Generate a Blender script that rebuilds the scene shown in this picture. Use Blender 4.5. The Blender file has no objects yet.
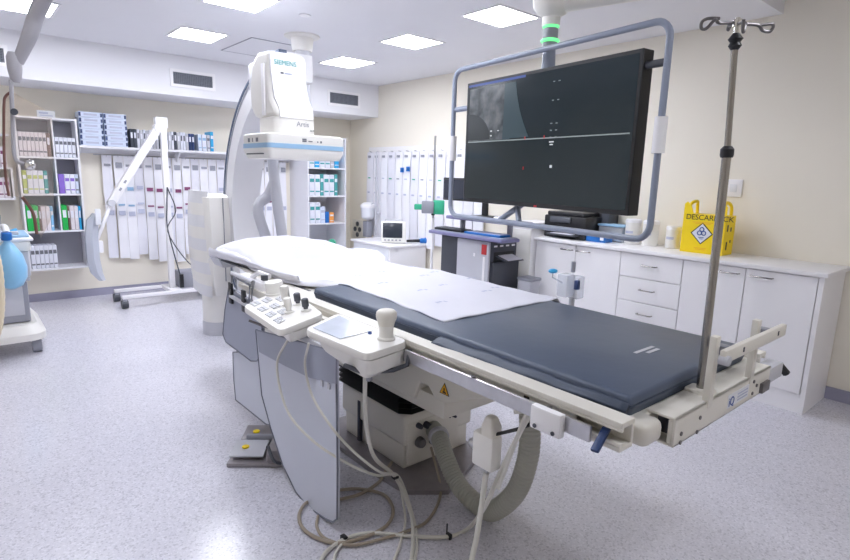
import bpy, bmesh, math, random
from mathutils import Vector, Matrix
random.seed(7)
sc = bpy.context.scene
COL = sc.collection
PI = math.pi
V = Vector

# ------------------------------------------------------------------ camera model
YAW, PITCH, ROLL, FPX, CAMH = 0.7078, 0.1892, 0.0285, 545.18, 1.453
_f = V((math.sin(YAW)*math.cos(PITCH), math.cos(YAW)*math.cos(PITCH), -math.sin(PITCH)))
_r0 = V((math.cos(YAW), -math.sin(YAW), 0)); _u0 = _r0.cross(_f)
_r = math.cos(ROLL)*_r0 + math.sin(ROLL)*_u0
_u = -math.sin(ROLL)*_r0 + math.cos(ROLL)*_u0
CAM = V((0, 0, CAMH))
def ray(px, py): return _f + _r*((px-425)/FPX) - _u*((py-280)/FPX)
def onz(px, py, z): d = ray(px, py); return CAM + d*((z-CAMH)/d.z)
def onx(px, py, x): d = ray(px, py); return CAM + d*(x/d.x)
def ony(px, py, y): d = ray(px, py); return CAM + d*(y/d.y)

# ------------------------------------------------------------------ room measures
YS, YB, XR, ZC, ZS = 6.36, 7.066, 4.514, 2.627, 2.217
XL, YF = -1.6, -1.8
ZHI = 2.95; YEDGE = 1.52

# ------------------------------------------------------------------ materials
def lin(c):
    c = c/255.0
    return c/12.92 if c <= 0.04045 else ((c+0.055)/1.055)**2.4
MATS = {}
def mat(name, rgb, rough=0.5, metal=0.0, var=0.04, scale=8.0, bump=0.0, bscale=60.0, emit=None, estr=0.0, trans=0.0, alpha=1.0, coat=0.0, spec=0.5):
    if name in MATS: return MATS[name]
    m = bpy.data.materials.new(name); m.use_nodes = True
    nt = m.node_tree; b = nt.nodes['Principled BSDF']
    c = [lin(v) for v in rgb]
    tc = nt.nodes.new('ShaderNodeTexCoord')
    if var > 0:
        nz = nt.nodes.new('ShaderNodeTexNoise'); nz.inputs['Scale'].default_value = scale; nz.inputs['Detail'].default_value = 3
        nt.links.new(tc.outputs['Object'], nz.inputs['Vector'])
        rp = nt.nodes.new('ShaderNodeValToRGB')
        rp.color_ramp.elements[0].position = .3; rp.color_ramp.elements[1].position = .7
        rp.color_ramp.elements[0].color = [max(0, v*(1-var)) for v in c]+[1]
        rp.color_ramp.elements[1].color = [min(1, v*(1+var)) for v in c]+[1]
        nt.links.new(nz.outputs['Fac'], rp.inputs['Fac']); nt.links.new(rp.outputs['Color'], b.inputs['Base Color'])
    else: b.inputs['Base Color'].default_value = c+[1]
    b.inputs['Roughness'].default_value = rough; b.inputs['Metallic'].default_value = metal
    b.inputs['Specular IOR Level'].default_value = spec
    if coat: b.inputs['Coat Weight'].default_value = coat
    if trans: b.inputs['Transmission Weight'].default_value = trans
    if alpha < 1: b.inputs['Alpha'].default_value = alpha
    if emit: b.inputs['Emission Color'].default_value = [lin(v) for v in emit]+[1]; b.inputs['Emission Strength'].default_value = estr
    if bump:
        n2 = nt.nodes.new('ShaderNodeTexNoise'); n2.inputs['Scale'].default_value = bscale; n2.inputs['Detail'].default_value = 4
        nt.links.new(tc.outputs['Object'], n2.inputs['Vector'])
        bp = nt.nodes.new('ShaderNodeBump'); bp.inputs['Strength'].default_value = bump; bp.inputs['Distance'].default_value = .01
        nt.links.new(n2.outputs['Fac'], bp.inputs['Height']); nt.links.new(bp.outputs['Normal'], b.inputs['Normal'])
    MATS[name] = m; return m

def floor_mat():
    m = bpy.data.materials.new('speckled_vinyl'); m.use_nodes = True
    nt = m.node_tree; b = nt.nodes['Principled BSDF']
    tc = nt.nodes.new('ShaderNodeTexCoord')
    def vor(scale):
        v = nt.nodes.new('ShaderNodeTexVoronoi'); v.inputs['Scale'].default_value = scale
        nt.links.new(tc.outputs['Object'], v.inputs['Vector']); return v
    v = vor(135); v2 = vor(240)
    rp = nt.nodes.new('ShaderNodeValToRGB'); rp.color_ramp.interpolation = 'CONSTANT'
    E_ = rp.color_ramp.elements
    base = [lin(x) for x in (212, 211, 220)]+[1]
    E_[0].position = 0; E_[0].color = [lin(x) for x in (192, 191, 201)]+[1]
    E_[1].position = .14; E_[1].color = base
    e = E_.new(.82); e.color = [lin(x) for x in (222, 221, 230)]+[1]
    sp = nt.nodes.new('ShaderNodeSeparateColor'); nt.links.new(v.outputs['Color'], sp.inputs['Color'])
    nt.links.new(sp.outputs['Red'], rp.inputs['Fac'])
    rp2 = nt.nodes.new('ShaderNodeValToRGB'); rp2.color_ramp.interpolation = 'CONSTANT'
    rp2.color_ramp.elements[0].color = (.91, .91, .93, 1); rp2.color_ramp.elements[1].position = .16; rp2.color_ramp.elements[1].color = (1, 1, 1, 1)
    sp2 = nt.nodes.new('ShaderNodeSeparateColor'); nt.links.new(v2.outputs['Color'], sp2.inputs['Color'])
    nt.links.new(sp2.outputs['Green'], rp2.inputs['Fac'])
    mx = nt.nodes.new('ShaderNodeMix'); mx.data_type = 'RGBA'; mx.blend_type = 'MULTIPLY'; mx.inputs[0].default_value = 1
    nt.links.new(rp.outputs['Color'], mx.inputs[6]); nt.links.new(rp2.outputs['Color'], mx.inputs[7])
    nt.links.new(mx.outputs[2], b.inputs['Base Color'])
    b.inputs['Roughness'].default_value = .2
    nz = nt.nodes.new('ShaderNodeTexNoise'); nz.inputs['Scale'].default_value = 3
    nt.links.new(tc.outputs['Object'], nz.inputs['Vector'])
    bp = nt.nodes.new('ShaderNodeBump'); bp.inputs['Strength'].default_value = .06; bp.inputs['Distance'].default_value = .02
    nt.links.new(nz.outputs['Fac'], bp.inputs['Height']); nt.links.new(bp.outputs['Normal'], b.inputs['Normal'])
    return m

def glass_mat(name, rgb, mixf=.9, rough=.03):
    m = bpy.data.materials.new(name); m.use_nodes = True
    nt = m.node_tree; nt.nodes.clear()
    o = nt.nodes.new('ShaderNodeOutputMaterial'); mx = nt.nodes.new('ShaderNodeMixShader')
    t = nt.nodes.new('ShaderNodeBsdfTransparent'); t.inputs[0].default_value = [lin(x) for x in rgb]+[1]
    g = nt.nodes.new('ShaderNodeBsdfPrincipled'); g.inputs['Base Color'].default_value = [lin(x) for x in rgb]+[1]; g.inputs['Roughness'].default_value = rough
    mx.inputs[0].default_value = 1-mixf
    nt.links.new(t.outputs[0], mx.inputs[1]); nt.links.new(g.outputs[0], mx.inputs[2]); nt.links.new(mx.outputs[0], o.inputs[0])
    return m

M_floor = floor_mat()
M_wall = mat('cream_wall_paint', (238, 232, 218), .7, var=.012, scale=1.5, bump=.05, bscale=160)
M_ceil = mat('white_ceiling_paint', (232, 232, 236), .8, var=.01, scale=2)
M_base = mat('lavender_skirting', (158, 157, 176), .45, var=.03)
M_white = mat('white_laminate', (242, 241, 243), .35, var=.01, scale=3)
M_shelf = mat('white_melamine', (234, 234, 238), .45, var=.01)
M_shelfback = mat('grey_shelf_back', (168, 168, 176), .6, var=.02)
M_plastic = mat('warm_white_plastic', (233, 231, 226), .35, var=.01, scale=5)
M_cream = mat('cream_enamel', (226, 222, 212), .35, var=.015, scale=5)
M_coolw = mat('cool_white_enamel', (228, 230, 235), .3, var=.01)
M_lgrey = mat('light_grey_plastic', (196, 197, 204), .4, var=.02)
M_mgrey = mat('mid_grey_plastic', (150, 152, 162), .45, var=.03)
M_bgrey = mat('blue_grey_paint', (140, 148, 166), .35, var=.02)
M_dgrey = mat('dark_grey_plastic', (70, 73, 82), .45, var=.04)
M_black = mat('black_plastic', (28, 29, 33), .4, var=.05)
M_rubber = mat('black_rubber', (22, 24, 25), .55, var=.08)
M_steel = mat('brushed_steel', (196, 196, 200), .28, 1.0, var=.05, scale=30)
M_chrome = mat('chrome', (215, 214, 212), .15, 1.0, var=.02)
M_dsteel = mat('worn_steel', (120, 117, 118), .4, .8, var=.12, scale=25)
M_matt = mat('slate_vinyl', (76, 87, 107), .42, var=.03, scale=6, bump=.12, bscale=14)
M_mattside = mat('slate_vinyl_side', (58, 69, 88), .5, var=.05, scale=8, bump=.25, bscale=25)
M_sheet = mat('white_drape_cloth', (220, 220, 229), .85, var=.01, scale=6, bump=.35, bscale=9)
M_print = mat('pale_blue_print', (188, 192, 212), .85, var=.02)
M_hose = mat('grey_ribbed_hose', (170, 170, 160), .5, var=.05, scale=10)
M_cable = mat('cream_cable', (214, 212, 204), .45, var=.02)
M_cableb = mat('beige_cable', (160, 148, 132), .5, var=.05)
M_lead = mat('pale_grey_lead_vinyl', (204, 208, 220), .5, var=.02, scale=3, bump=.08, bscale=10)
M_leadg = mat('grey_lead_vinyl', (158, 163, 180), .5, var=.03, scale=4, bump=.1, bscale=12)
M_edge = mat('grey_edge_binding', (112, 116, 130), .5, var=.03)
M_ltblue = mat('light_blue_stripe', (150, 186, 216), .4, var=.02)
M_blue = mat('blue_plastic', (28, 110, 190), .4, var=.04)
M_cyan = mat('cyan_plastic', (40, 165, 220), .4, var=.04)
M_dblue = mat('navy_plastic', (40, 62, 110), .4, var=.04)
M_green = mat('green_binder', (36, 186, 84), .45, var=.04)
M_teal = mat('teal_box', (70, 160, 160), .5, var=.04)
M_pgreen = mat('mint_pump_green', (60, 180, 140), .4, var=.05)
M_yel = mat('yellow_cardboard', (248, 216, 10), .5, var=.02)
M_warn = mat('warning_yellow', (236, 176, 40), .5, var=.02)
M_ink = mat('black_ink', (30, 30, 34), .6, var=0)
M_greyink = mat('grey_ink', (110, 112, 120), .6, var=0)
M_tealink = mat('teal_ink', (50, 160, 160), .6, var=0)
M_blueink = mat('blue_ink', (60, 90, 160), .6, var=0)
M_red = mat('red_label', (196, 52, 56), .5, var=.04)
M_magenta = mat('plum_label', (136, 70, 110), .6, var=.04)
M_purple = mat('purple_binder', (140, 110, 205), .5, var=.04)
M_lime = mat('pale_lime_box', (196, 206, 120), .5, var=.04)
M_pink = mat('pinkish_white_box', (224, 217, 222), .6, var=.03)
M_boxw = mat('white_box_card', (226, 228, 238), .6, var=.03, scale=12)
M_boxb = mat('bluish_white_card', (212, 222, 240), .6, var=.03, scale=12)
M_brown = mat('brown_binder', (120, 96, 88), .6, var=.06)
M_dbind = mat('charcoal_binder', (62, 68, 80), .55, var=.06)
M_orange = mat('orange_box', (236, 160, 70), .5, var=.04)
M_film = mat('clear_pouch_film', (243, 243, 248), .25, var=.03, scale=4, bump=.2, bscale=8)
M_filmb = mat('milky_pouch_film', (232, 232, 240), .3, var=.03, scale=4, bump=.2, bscale=8)
M_lilac = mat('lilac_desk_edge', (128, 126, 164), .4, var=.03)
M_bagblue = mat('translucent_blue_bag', (140, 196, 232), .3, var=.04, scale=6)
M_beige = mat('beige_tube', (222, 208, 180), .45, var=.03)
M_rbrown = mat('brown_edge_gasket', (112, 78, 70), .5, var=.06)
M_arm = mat('grey_arm_paint', (170, 168, 174), .4, var=.03)
M_slot = mat('shadow_slot_grey', (66, 68, 78), .7, var=.05)
M_vent = mat('grey_vent_metal', (122, 126, 136), .5, var=.03)
M_gap = mat('seam_grey', (150, 150, 160), .7, var=0)
M_track = mat('slate_blue_track', (84, 100, 124), .35, var=.03)
M_band = mat('pale_grey_band', (224, 224, 227), .4, var=.01)
M_keys = mat('pale_key_grey', (206, 207, 212), .4, var=.02)
M_plate = mat('grey_floor_steel', (142, 137, 140), .28, .2, var=.08, scale=20)
M_pole = mat('dull_steel_pole', (160, 156, 152), .25, .95, var=.06, scale=20)
M_screenoff = mat('dark_screen_glass', (52, 56, 66), .2, var=.02)
M_tv = mat('teal_black_screen', (14, 19, 23), .14, var=.03, scale=2, emit=(38, 52, 60), estr=.42)  # weak teal emission paints a reflection onto the dark screen
M_tvimg = mat('grey_scan_image', (40, 44, 48), .2, var=.1, scale=10, emit=(116, 122, 128), estr=.42)
def scan_noise(m, c0, c1):
    nt = m.node_tree; b = nt.nodes['Principled BSDF']
    tc = nt.nodes.new('ShaderNodeTexCoord'); n = nt.nodes.new('ShaderNodeTexNoise'); n.inputs['Scale'].default_value = 14; n.inputs['Detail'].default_value = 6
    r = nt.nodes.new('ShaderNodeValToRGB'); r.color_ramp.elements[0].position = .35; r.color_ramp.elements[1].position = .68
    r.color_ramp.elements[0].color = [lin(x) for x in c0]+[1]; r.color_ramp.elements[1].color = [lin(x) for x in c1]+[1]
    nt.links.new(tc.outputs['Object'], n.inputs['Vector']); nt.links.new(n.outputs['Fac'], r.inputs['Fac']); nt.links.new(r.outputs['Color'], b.inputs['Emission Color'])
scan_noise(M_tvimg, (52, 60, 66), (150, 154, 160))
M_tvmid = mat('pale_teal_scan_area', (36, 46, 52), .2, var=.04, emit=(66, 86, 94), estr=.42)
M_tvdark = mat('dark_scan_circle', (24, 28, 32), .2, var=.04, emit=(62, 68, 72), estr=.5)
M_tvline = mat('grey_screen_line', (90, 98, 100), .3, var=0, emit=(150, 160, 160), estr=.5)
M_tvtext = mat('white_screen_text', (120, 120, 120), .3, var=0, emit=(200, 206, 210), estr=.7)
M_tvred = mat('red_screen_mark', (120, 30, 30), .3, var=0, emit=(200, 60, 60), estr=.5)
M_tvblue = mat('blue_screen_band', (30, 44, 90), .3, var=0, emit=(60, 90, 170), estr=.45)
M_light = mat('lit_diffuser', (255, 255, 255), .5, var=0, emit=(243, 246, 255), estr=32.0)
M_ring = mat('green_led_ring', (90, 220, 120), .4, var=0, emit=(120, 255, 160), estr=.9)
M_glass = glass_mat('lead_glass', (251, 247, 243), .92)
M_clear = glass_mat('clear_plastic', (244, 246, 250), .6, .15)
M_clearf = glass_mat('frosted_panel', (214, 218, 228), .35, .3)
M_touch = mat('pale_touch_screen', (196, 203, 216), .18, var=.12, scale=9)

# ------------------------------------------------------------------ mesh builder
class MB:
    def __init__(s): s.bm = bmesh.new(); s.mats = []; s.i = 0
    def m(s, material):
        if material not in s.mats: s.mats.append(material)
        s.i = s.mats.index(material); return s
    def _fin(s, faces):
        for f in faces: f.material_index = s.i
    def _add(s, verts, faces):
        vs = [s.bm.verts.new(v) for v in verts]; out = []
        for f in faces:
            try: out.append(s.bm.faces.new([vs[i] for i in f]))
            except ValueError: pass
        s._fin(out); return s
    def box(s, c, d, rot=None, bev=0, seg=2):
        n0 = len(s.bm.faces)
        g = bmesh.ops.create_cube(s.bm, size=1)
        vs = g['verts']
        for v in vs: v.co = V((v.co.x*d[0], v.co.y*d[1], v.co.z*d[2]))
        if bev:
            es = list({e for v in vs for e in v.link_edges})
            r = bmesh.ops.bevel(s.bm, geom=es, offset=min(bev, min(d)*.49), segments=seg, affect='EDGES', profile=.5)
            vs = list({v for f in r['faces'] for v in f.verts} | {v for v in vs if v.is_valid})
        for v in vs:
            if rot is not None: v.co = rot @ v.co
            v.co += V(c)
        s._fin({f for v in vs for f in v.link_faces}); return s
    def mm(s, a, b, bev=0, seg=2):
        a, b = V(a), V(b)
        return s.box((a+b)/2, [abs(x) for x in (b-a)], None, bev, seg)
    def tube(s, pts, r, seg=10, closed=False, cap=True, smooth=0, rib=None):
        pts = [V(p) for p in pts]
        if smooth:
            if isinstance(r, (list, tuple)):
                r = [r[int(i//smooth)]*(1-(i % smooth)/smooth)+r[min(len(r)-1, int(i//smooth)+1)]*((i % smooth)/smooth) for i in range((len(pts)-1)*smooth+1)]
            pts = catmull(pts, smooth, closed)
        n = len(pts); rings = []
        up = None
        for i, p in enumerate(pts):
            a = pts[(i-1) % n] if (i > 0 or closed) else p
            b = pts[(i+1) % n] if (i < n-1 or closed) else p
            t = (b-a).normalized()
            if up is None:
                up = V((0, 0, 1)) if abs(t.z) < .9 else V((1, 0, 0))
            side = t.cross(up)
            if side.length < 1e-5: side = t.cross(V((1, .3, .2)))
            side.normalize(); up = side.cross(t).normalized()
            rr = r[i] if isinstance(r, (list, tuple)) else r
            if rib: rr = rr*(1+rib*(1 if i % 2 else -1))
            rings.append([s.bm.verts.new(p + side*math.cos(2*PI*k/seg)*rr + up*math.sin(2*PI*k/seg)*rr) for k in range(seg)])
        fs = []
        m = n if closed else n-1
        for i in range(m):
            A, B = rings[i], rings[(i+1) % n]
            for k in range(seg): fs.append(s.bm.faces.new((A[k], A[(k+1) % seg], B[(k+1) % seg], B[k])))
        if cap and not closed:
            fs.append(s.bm.faces.new(list(reversed(rings[0])))); fs.append(s.bm.faces.new(rings[-1]))
        s._fin(fs); return s
    def cyl(s, a, b, r, r2=None, seg=20):
        return s.tube([a, b], [r, r if r2 is None else r2], seg)
    def lathe(s, c, prof, seg=24, axis=(0, 0, 1)):
        c = V(c); ax = V(axis).normalized()
        t = V((1, 0, 0)) if abs(ax.x) < .9 else V((0, 1, 0))
        e1 = ax.cross(t).normalized(); e2 = ax.cross(e1)
        rings = []
        for (r, h) in prof:
            rings.append([s.bm.verts.new(c + ax*h + (e1*math.cos(2*PI*k/seg) + e2*math.sin(2*PI*k/seg))*max(r, 1e-4)) for k in range(seg)])
        fs = []
        for A, B in zip(rings, rings[1:]):
            for k in range(seg): fs.append(s.bm.faces.new((A[k], A[(k+1) % seg], B[(k+1) % seg], B[k])))
        fs.append(s.bm.faces.new(list(reversed(rings[0])))); fs.append(s.bm.faces.new(rings[-1]))
        s._fin(fs); return s
    def ell(s, c, d, seg=16, rot=None):
        g = bmesh.ops.create_uvsphere(s.bm, u_segments=seg, v_segments=max(6, seg//2), radius=1)
        for v in g['verts']:
            v.co = V((v.co.x*d[0], v.co.y*d[1], v.co.z*d[2]))
            if rot is not None: v.co = rot @ v.co
            v.co += V(c)
        s._fin({f for v in g['verts'] for f in v.link_faces}); return s
    def prism(s, poly, vec):
        poly = [V(p) for p in poly]; vec = V(vec); n = len(poly)
        a = [s.bm.verts.new(p) for p in poly]; b = [s.bm.verts.new(p+vec) for p in poly]
        fs = [s.bm.faces.new(list(reversed(a))), s.bm.faces.new(b)]
        for k in range(n): fs.append(s.bm.faces.new((a[k], a[(k+1) % n], b[(k+1) % n], b[k])))
        s._fin(fs); return s
    def grid(s, f, nu, nv):
        vs = [[s.bm.verts.new(f(i/nu, j/nv)) for j in range(nv+1)] for i in range(nu+1)]
        fs = []
        for i in range(nu):
            for j in range(nv): fs.append(s.bm.faces.new((vs[i][j], vs[i+1][j], vs[i+1][j+1], vs[i][j+1])))
        s._fin(fs); return s
    def loft(s, rings, closed_ends=True):
        R = [[s.bm.verts.new(V(p)) for p in ring] for ring in rings]; fs = []; n = len(R[0])
        for A, B in zip(R, R[1:]):
            for k in range(n): fs.append(s.bm.faces.new((A[k], A[(k+1) % n], B[(k+1) % n], B[k])))
        if closed_ends: fs.append(s.bm.faces.new(list(reversed(R[0])))); fs.append(s.bm.faces.new(R[-1]))
        s._fin(fs); return s
    def build(s, name, material=None, parent=None, smooth=True, bev=0, sub=0, solid=0, label=None):
        if material is not None and not s.mats: s.mats = [material]
        bmesh.ops.recalc_face_normals(s.bm, faces=s.bm.faces[:])
        me = bpy.data.meshes.new(name); s.bm.to_mesh(me); s.bm.free()
        for m_ in s.mats: me.materials.append(m_)
        if smooth:
            for p in me.polygons: p.use_smooth = True
            try: me.set_sharp_from_angle(angle=math.radians(38))
            except Exception: pass
        o = bpy.data.objects.new(name, me); COL.objects.link(o)
        if bev:
            md = o.modifiers.new('bevel', 'BEVEL'); md.width = bev; md.segments = 2; md.limit_method = 'ANGLE'; md.angle_limit = math.radians(40)
        if solid:
            md = o.modifiers.new('solid', 'SOLIDIFY'); md.thickness = solid; md.offset = 0
        if sub:
            md = o.modifiers.new('sub', 'SUBSURF'); md.levels = sub; md.render_levels = sub
        if parent is not None:
            o.parent = parent
            w = world_of(parent)
            o.matrix_parent_inverse = Matrix.Translation(-w)
        if label: o['label'] = label
        return o
def world_of(o):
    w = V((0, 0, 0))
    if o.parent is None: return V(o.location)
    return V((0, 0, 0)) if o.type == 'MESH' else V(o.location)
def catmull(pts, k, closed=False):
    out = []; n = len(pts)
    rng = n if closed else n-1
    for i in range(rng):
        p1, p2 = pts[i], pts[(i+1) % n]
        p0 = pts[(i-1) % n] if (i > 0 or closed) else p1*2-p2
        p3 = pts[(i+2) % n] if (i < n-2 or closed) else p2*2-p1
        for j in range(k):
            t = j/k; t2, t3 = t*t, t*t*t
            out.append(.5*((2*p1)+(p2-p0)*t+(2*p0-5*p1+4*p2-p3)*t2+(3*p1-p0-3*p2+p3)*t3))
    if not closed: out.append(pts[-1])
    return out
def thing(name, loc, label, cat, group=None):
    o = bpy.data.objects.new(name, None); COL.objects.link(o); o.location = loc; o.empty_display_size = .05
    o['label'] = label; o['category'] = cat
    if group: o['group'] = group
    return o
def tag(o, label, cat, group=None, kind=None):
    o['label'] = label; o['category'] = cat
    if group: o['group'] = group
    if kind: o['kind'] = kind
    return o
def struct(o): o['kind'] = 'structure'; return o
def dup(root, loc, label, group=None):
    r = root.copy(); COL.objects.link(r); r.location = loc; r['label'] = label
    if group: r['group'] = group
    for ch in list(root.children):
        c = ch.copy(); COL.objects.link(c); c.parent = r; c.matrix_parent_inverse = ch.matrix_parent_inverse.copy()
        for g in list(ch.children):
            d = g.copy(); COL.objects.link(d); d.parent = c; d.matrix_parent_inverse = g.matrix_parent_inverse.copy()
    return r
def text(s, size, origin, xdir, ydir, material, parent, name='lettering', depth=.0006, align='LEFT'):
    cu = bpy.data.curves.new(name, 'FONT'); cu.body = s; cu.size = size; cu.extrude = depth; cu.align_x = align
    tmp = bpy.data.objects.new('tmp', cu); COL.objects.link(tmp)
    dg = bpy.context.evaluated_depsgraph_get()
    me = bpy.data.meshes.new_from_object(tmp.evaluated_get(dg))
    bpy.data.objects.remove(tmp); bpy.data.curves.remove(cu)
    x = V(xdir).normalized(); y = V(ydir).normalized(); z = x.cross(y)
    Mx = Matrix((( x.x, y.x, z.x, origin[0]), (x.y, y.y, z.y, origin[1]), (x.z, y.z, z.z, origin[2]), (0, 0, 0, 1)))
    me.transform(Mx); me.materials.clear(); me.materials.append(material); me.name = name
    o = bpy.data.objects.new(name, me); COL.objects.link(o); o.parent = parent
    o.matrix_parent_inverse = Matrix.Translation(-world_of(parent))
    return o
ORD = ['first', 'second', 'third', 'fourth', 'fifth', 'sixth', 'seventh', 'eighth', 'ninth', 'tenth', 'eleventh', 'twelfth', 'thirteenth', 'fourteenth', 'fifteenth', 'sixteenth', 'seventeenth', 'eighteenth', 'nineteenth', 'twentieth']
# ================================================================== SETTING
struct(MB().mm((XL-.1, YF-.1, -.1), (XR+.1, YB+.1, 0)).build('floor', M_floor, smooth=False))
struct(MB().mm((XL, YB, 0), (XR, YB+.1, ZHI+.1)).build('wall_back', M_wall, smooth=False))
struct(MB().mm((XR, YF, 0), (XR+.1, YB, ZHI+.1)).build('wall_right', M_wall, smooth=False))
struct(MB().mm((XL-.1, YF, 0), (XL, YB, ZHI+.1)).build('wall_left', M_wall, smooth=False))
struct(MB().mm((XL, YF-.1, 0), (XR, YF, ZHI+.1)).build('wall_front', M_wall, smooth=False))
b = MB().mm((XL, YEDGE, ZC), (XR, YS, ZHI+.1)).mm((XL, YF, ZHI), (XR, YEDGE, ZHI+.1))
struct(b.build('ceiling', M_ceil, smooth=False))
struct(MB().mm((XL, YS, ZS), (XR, YB, ZC+.05)).build('trim_1', M_ceil, smooth=False))
for nm, a, c in (('baseboard_back', (XL, YB-.015, 0), (XR, YB, .085)), ('baseboard_right', (XR-.015, YF, 0), (XR, YB-.015, .085)),
                 ('baseboard_left', (XL, YF, 0), (XL+.015, YB-.015, .085)), ('baseboard_front', (XL+.015, YF, 0), (XR-.015, YF+.015, .085))):
    struct(MB().mm(a, c).build(nm, M_base, smooth=False))

# ---- ceiling lights
def ceiling_light(x0, x1, y0, y1, z, label):
    cx, cy = (x0+x1)/2, (y0+y1)/2
    t = thing('ceiling_light', (cx, cy, z), label, 'ceiling light', 'square recessed ceiling lights')
    f = MB(); w = .022
    f.mm((x0-w, y0-w, z-.006), (x1+w, y0, z)).mm((x0-w, y1, z-.006), (x1+w, y1+w, z)).mm((x0-w, y0, z-.006), (x0, y1, z)).mm((x1, y0, z-.006), (x1+w, y1, z))
    f.build('frame', M_white, t, smooth=False)
    MB().mm((x0, y0, z-.004), (x1, y1, z-.001)).build('diffuser', M_light, t, smooth=False)
ceiling_light(1.59, 1.96, 5.09, 5.50, ZC, 'square lit ceiling panel nearest the wall vent above the long shelf')
ceiling_light(1.47, 1.85, 3.83, 4.22, ZC, 'square lit ceiling panel cut by the top edge left of the white scanner head')
ceiling_light(3.15, 3.55, 5.08, 5.53, ZC, 'square lit ceiling panel above the vent grille by the room corner')
ceiling_light(3.05, 3.44, 3.88, 4.26, ZC, 'square lit ceiling panel just right of the round ceiling flange')
ceiling_light(3.00, 3.41, 2.79, 3.15, ZC, 'square lit ceiling panel beside the round display boom hub')
ceiling_light(.36, .71, 5.12, 5.58, ZC, 'square lit ceiling panel partly hidden behind the grey overhead arm')
ceiling_light(1.5, 1.9, 2.5, 2.9, ZC, 'added unseen light panel over the middle of the patient table')  # added light above the view, no such panel visible over the table
ceiling_light(1.7, 2.1, -.6, -.2, ZHI, 'added unseen fill panel in the raised ceiling above the near floor')  # added fill light behind the camera, not a known lamp of the room
ceiling_light(.2, .6, 1.8, 2.2, ZC, 'added unseen light panel in front of the grey overhead arm')  # added panel out of view overhead, brightens the near left side
p = onz(305, 15, ZC)
t = thing('downlight', (p.x, p.y, ZC), 'tiny round glowing downlight in the white ceiling before the round flange', 'downlight')
MB().lathe((p.x, p.y, ZC), [(.03, 0), (.045, -.002), (.045, -.006), (.03, -.008)]).build('trim_ring', M_white, t)
MB().lathe((p.x, p.y, ZC-.001), [(.03, 0), (.03, -.006)]).build('lamp', M_light, t)
# access hatch
a, c = onz(222, 50, ZC), onz(252, 36, ZC)
h = MB()
x0, x1, y0, y1 = 2.15, 2.75, 5.0, 5.75
for q in ((x0, y0, x1, y0+.012), (x0, y1-.012, x1, y1), (x0, y0, x0+.012, y1), (x1-.012, y0, x1, y1)):
    h.mm((q[0], q[1], ZC-.004), (q[2], q[3], ZC))
t = thing('access_hatch', ((x0+x1)/2, (y0+y1)/2, ZC), 'flush square access hatch outlined in the ceiling behind the scanner head', 'hatch')
h.build('rim', M_gap, t, smooth=False)
MB().mm((x0+.012, y0+.012, ZC-.003), (x1-.012, y1-.012, ZC)).build('hatch_panel', M_ceil, t, smooth=False)
# vents on the bulkhead
def vent(x0, x1, z0, z1, label):
    t = thing('air_vent', ((x0+x1)/2, YS, (z0+z1)/2), label, 'air vent', 'grey grilles in the bulkhead')
    f = MB(); w = .03; y = YS
    f.mm((x0-w, y-.012, z0-w), (x1+w, y, z0)).mm((x0-w, y-.012, z1), (x1+w, y, z1+w)).mm((x0-w, y-.012, z0), (x0, y, z1)).mm((x1, y-.012, z0), (x1+w, y, z1))
    f.build('frame', M_white, t, smooth=False)
    MB().mm((x0, y-.002, z0), (x1, y, z1)).build('backing', M_slot, t, smooth=False)
    g = MB(); n = 9
    for k in range(n): z = z0+(z1-z0)*(k+.5)/n; g.box(((x0+x1)/2, y-.006, z), (x1-x0, .007, .006))
    n = 22
    for k in range(n): x = x0+(x1-x0)*(k+.5)/n; g.box((x, y-.005, (z0+z1)/2), (.006, .005, z1-z0))
    g.build('grille', M_vent, t, smooth=False)
vent(1.86, 2.27, 2.335, 2.455, 'grey air grille in bulkhead above the long shelf of binders')
vent(3.75, 4.18, 2.335, 2.465, 'grey air grille in bulkhead nearest the room corner, right of scanner head')
vent(.02, .44, 2.335, 2.455, 'grey air grille in bulkhead behind the overhead arm, cut by picture edge')
# wall plates
t = thing('light_switch', (XR, 1.69, 1.43), 'small white switch plate on the cream wall behind the drip pole', 'switch')
MB().mm((XR-.012, 1.63, 1.36), (XR, 1.75, 1.49), .004).build('plate', M_white, t)
MB().mm((XR-.018, 1.665, 1.395), (XR-.011, 1.715, 1.455), .003).build('rocker', M_coolw, t)
t = thing('socket_plate', (XR, 6.85, .64), 'cream wall plate with four dark sockets near the room corner', 'socket')
MB().mm((XR-.012, 6.7, .5), (XR, 6.98, .78), .004).build('plate', M_cream, t)
for (yy, zz) in ((6.84, .72), (6.90, .64), (6.78, .64), (6.84, .56)):
    MB().lathe((XR-.011, yy, zz), [(.035, 0), (.035, .012), (.02, .016)], 16, (-1, 0, 0)).build('socket', M_dgrey, t)

# ================================================================== SHELVES AND STORED GOODS
# tall unit on the back wall, left
SY = 6.786
ux0, ux1, uz0, uz1 = .485, 1.015, .375, 1.925
t = thing('shelving_unit', ((ux0+ux1)/2, YB, uz0), 'tall white two-column shelving unit hung on the wall left of the long shelf', 'shelving unit')
for x in (ux0, ux1-.018): MB().mm((x, SY, uz0), (x+.018, YB, uz1), .001).build('side_panel', M_shelf, t, smooth=False)
MB().mm((ux0+.018, YB-.01, uz0), (ux1-.018, YB, uz1)).build('back_panel', M_shelfback, t, smooth=False)
UL = [.375, .765, 1.145, 1.515, 1.902]
for z in UL: MB().mm((ux0+.018, SY, z), (ux1-.018, YB-.01, z+.018)).build('shelf', M_shelf, t, smooth=False)
ud = .79
MB().mm((ud, SY+.01, UL[1]+.018), (ud+.014, YB-.01, UL[4])).build('divider', M_shelf, t, smooth=False)

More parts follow.
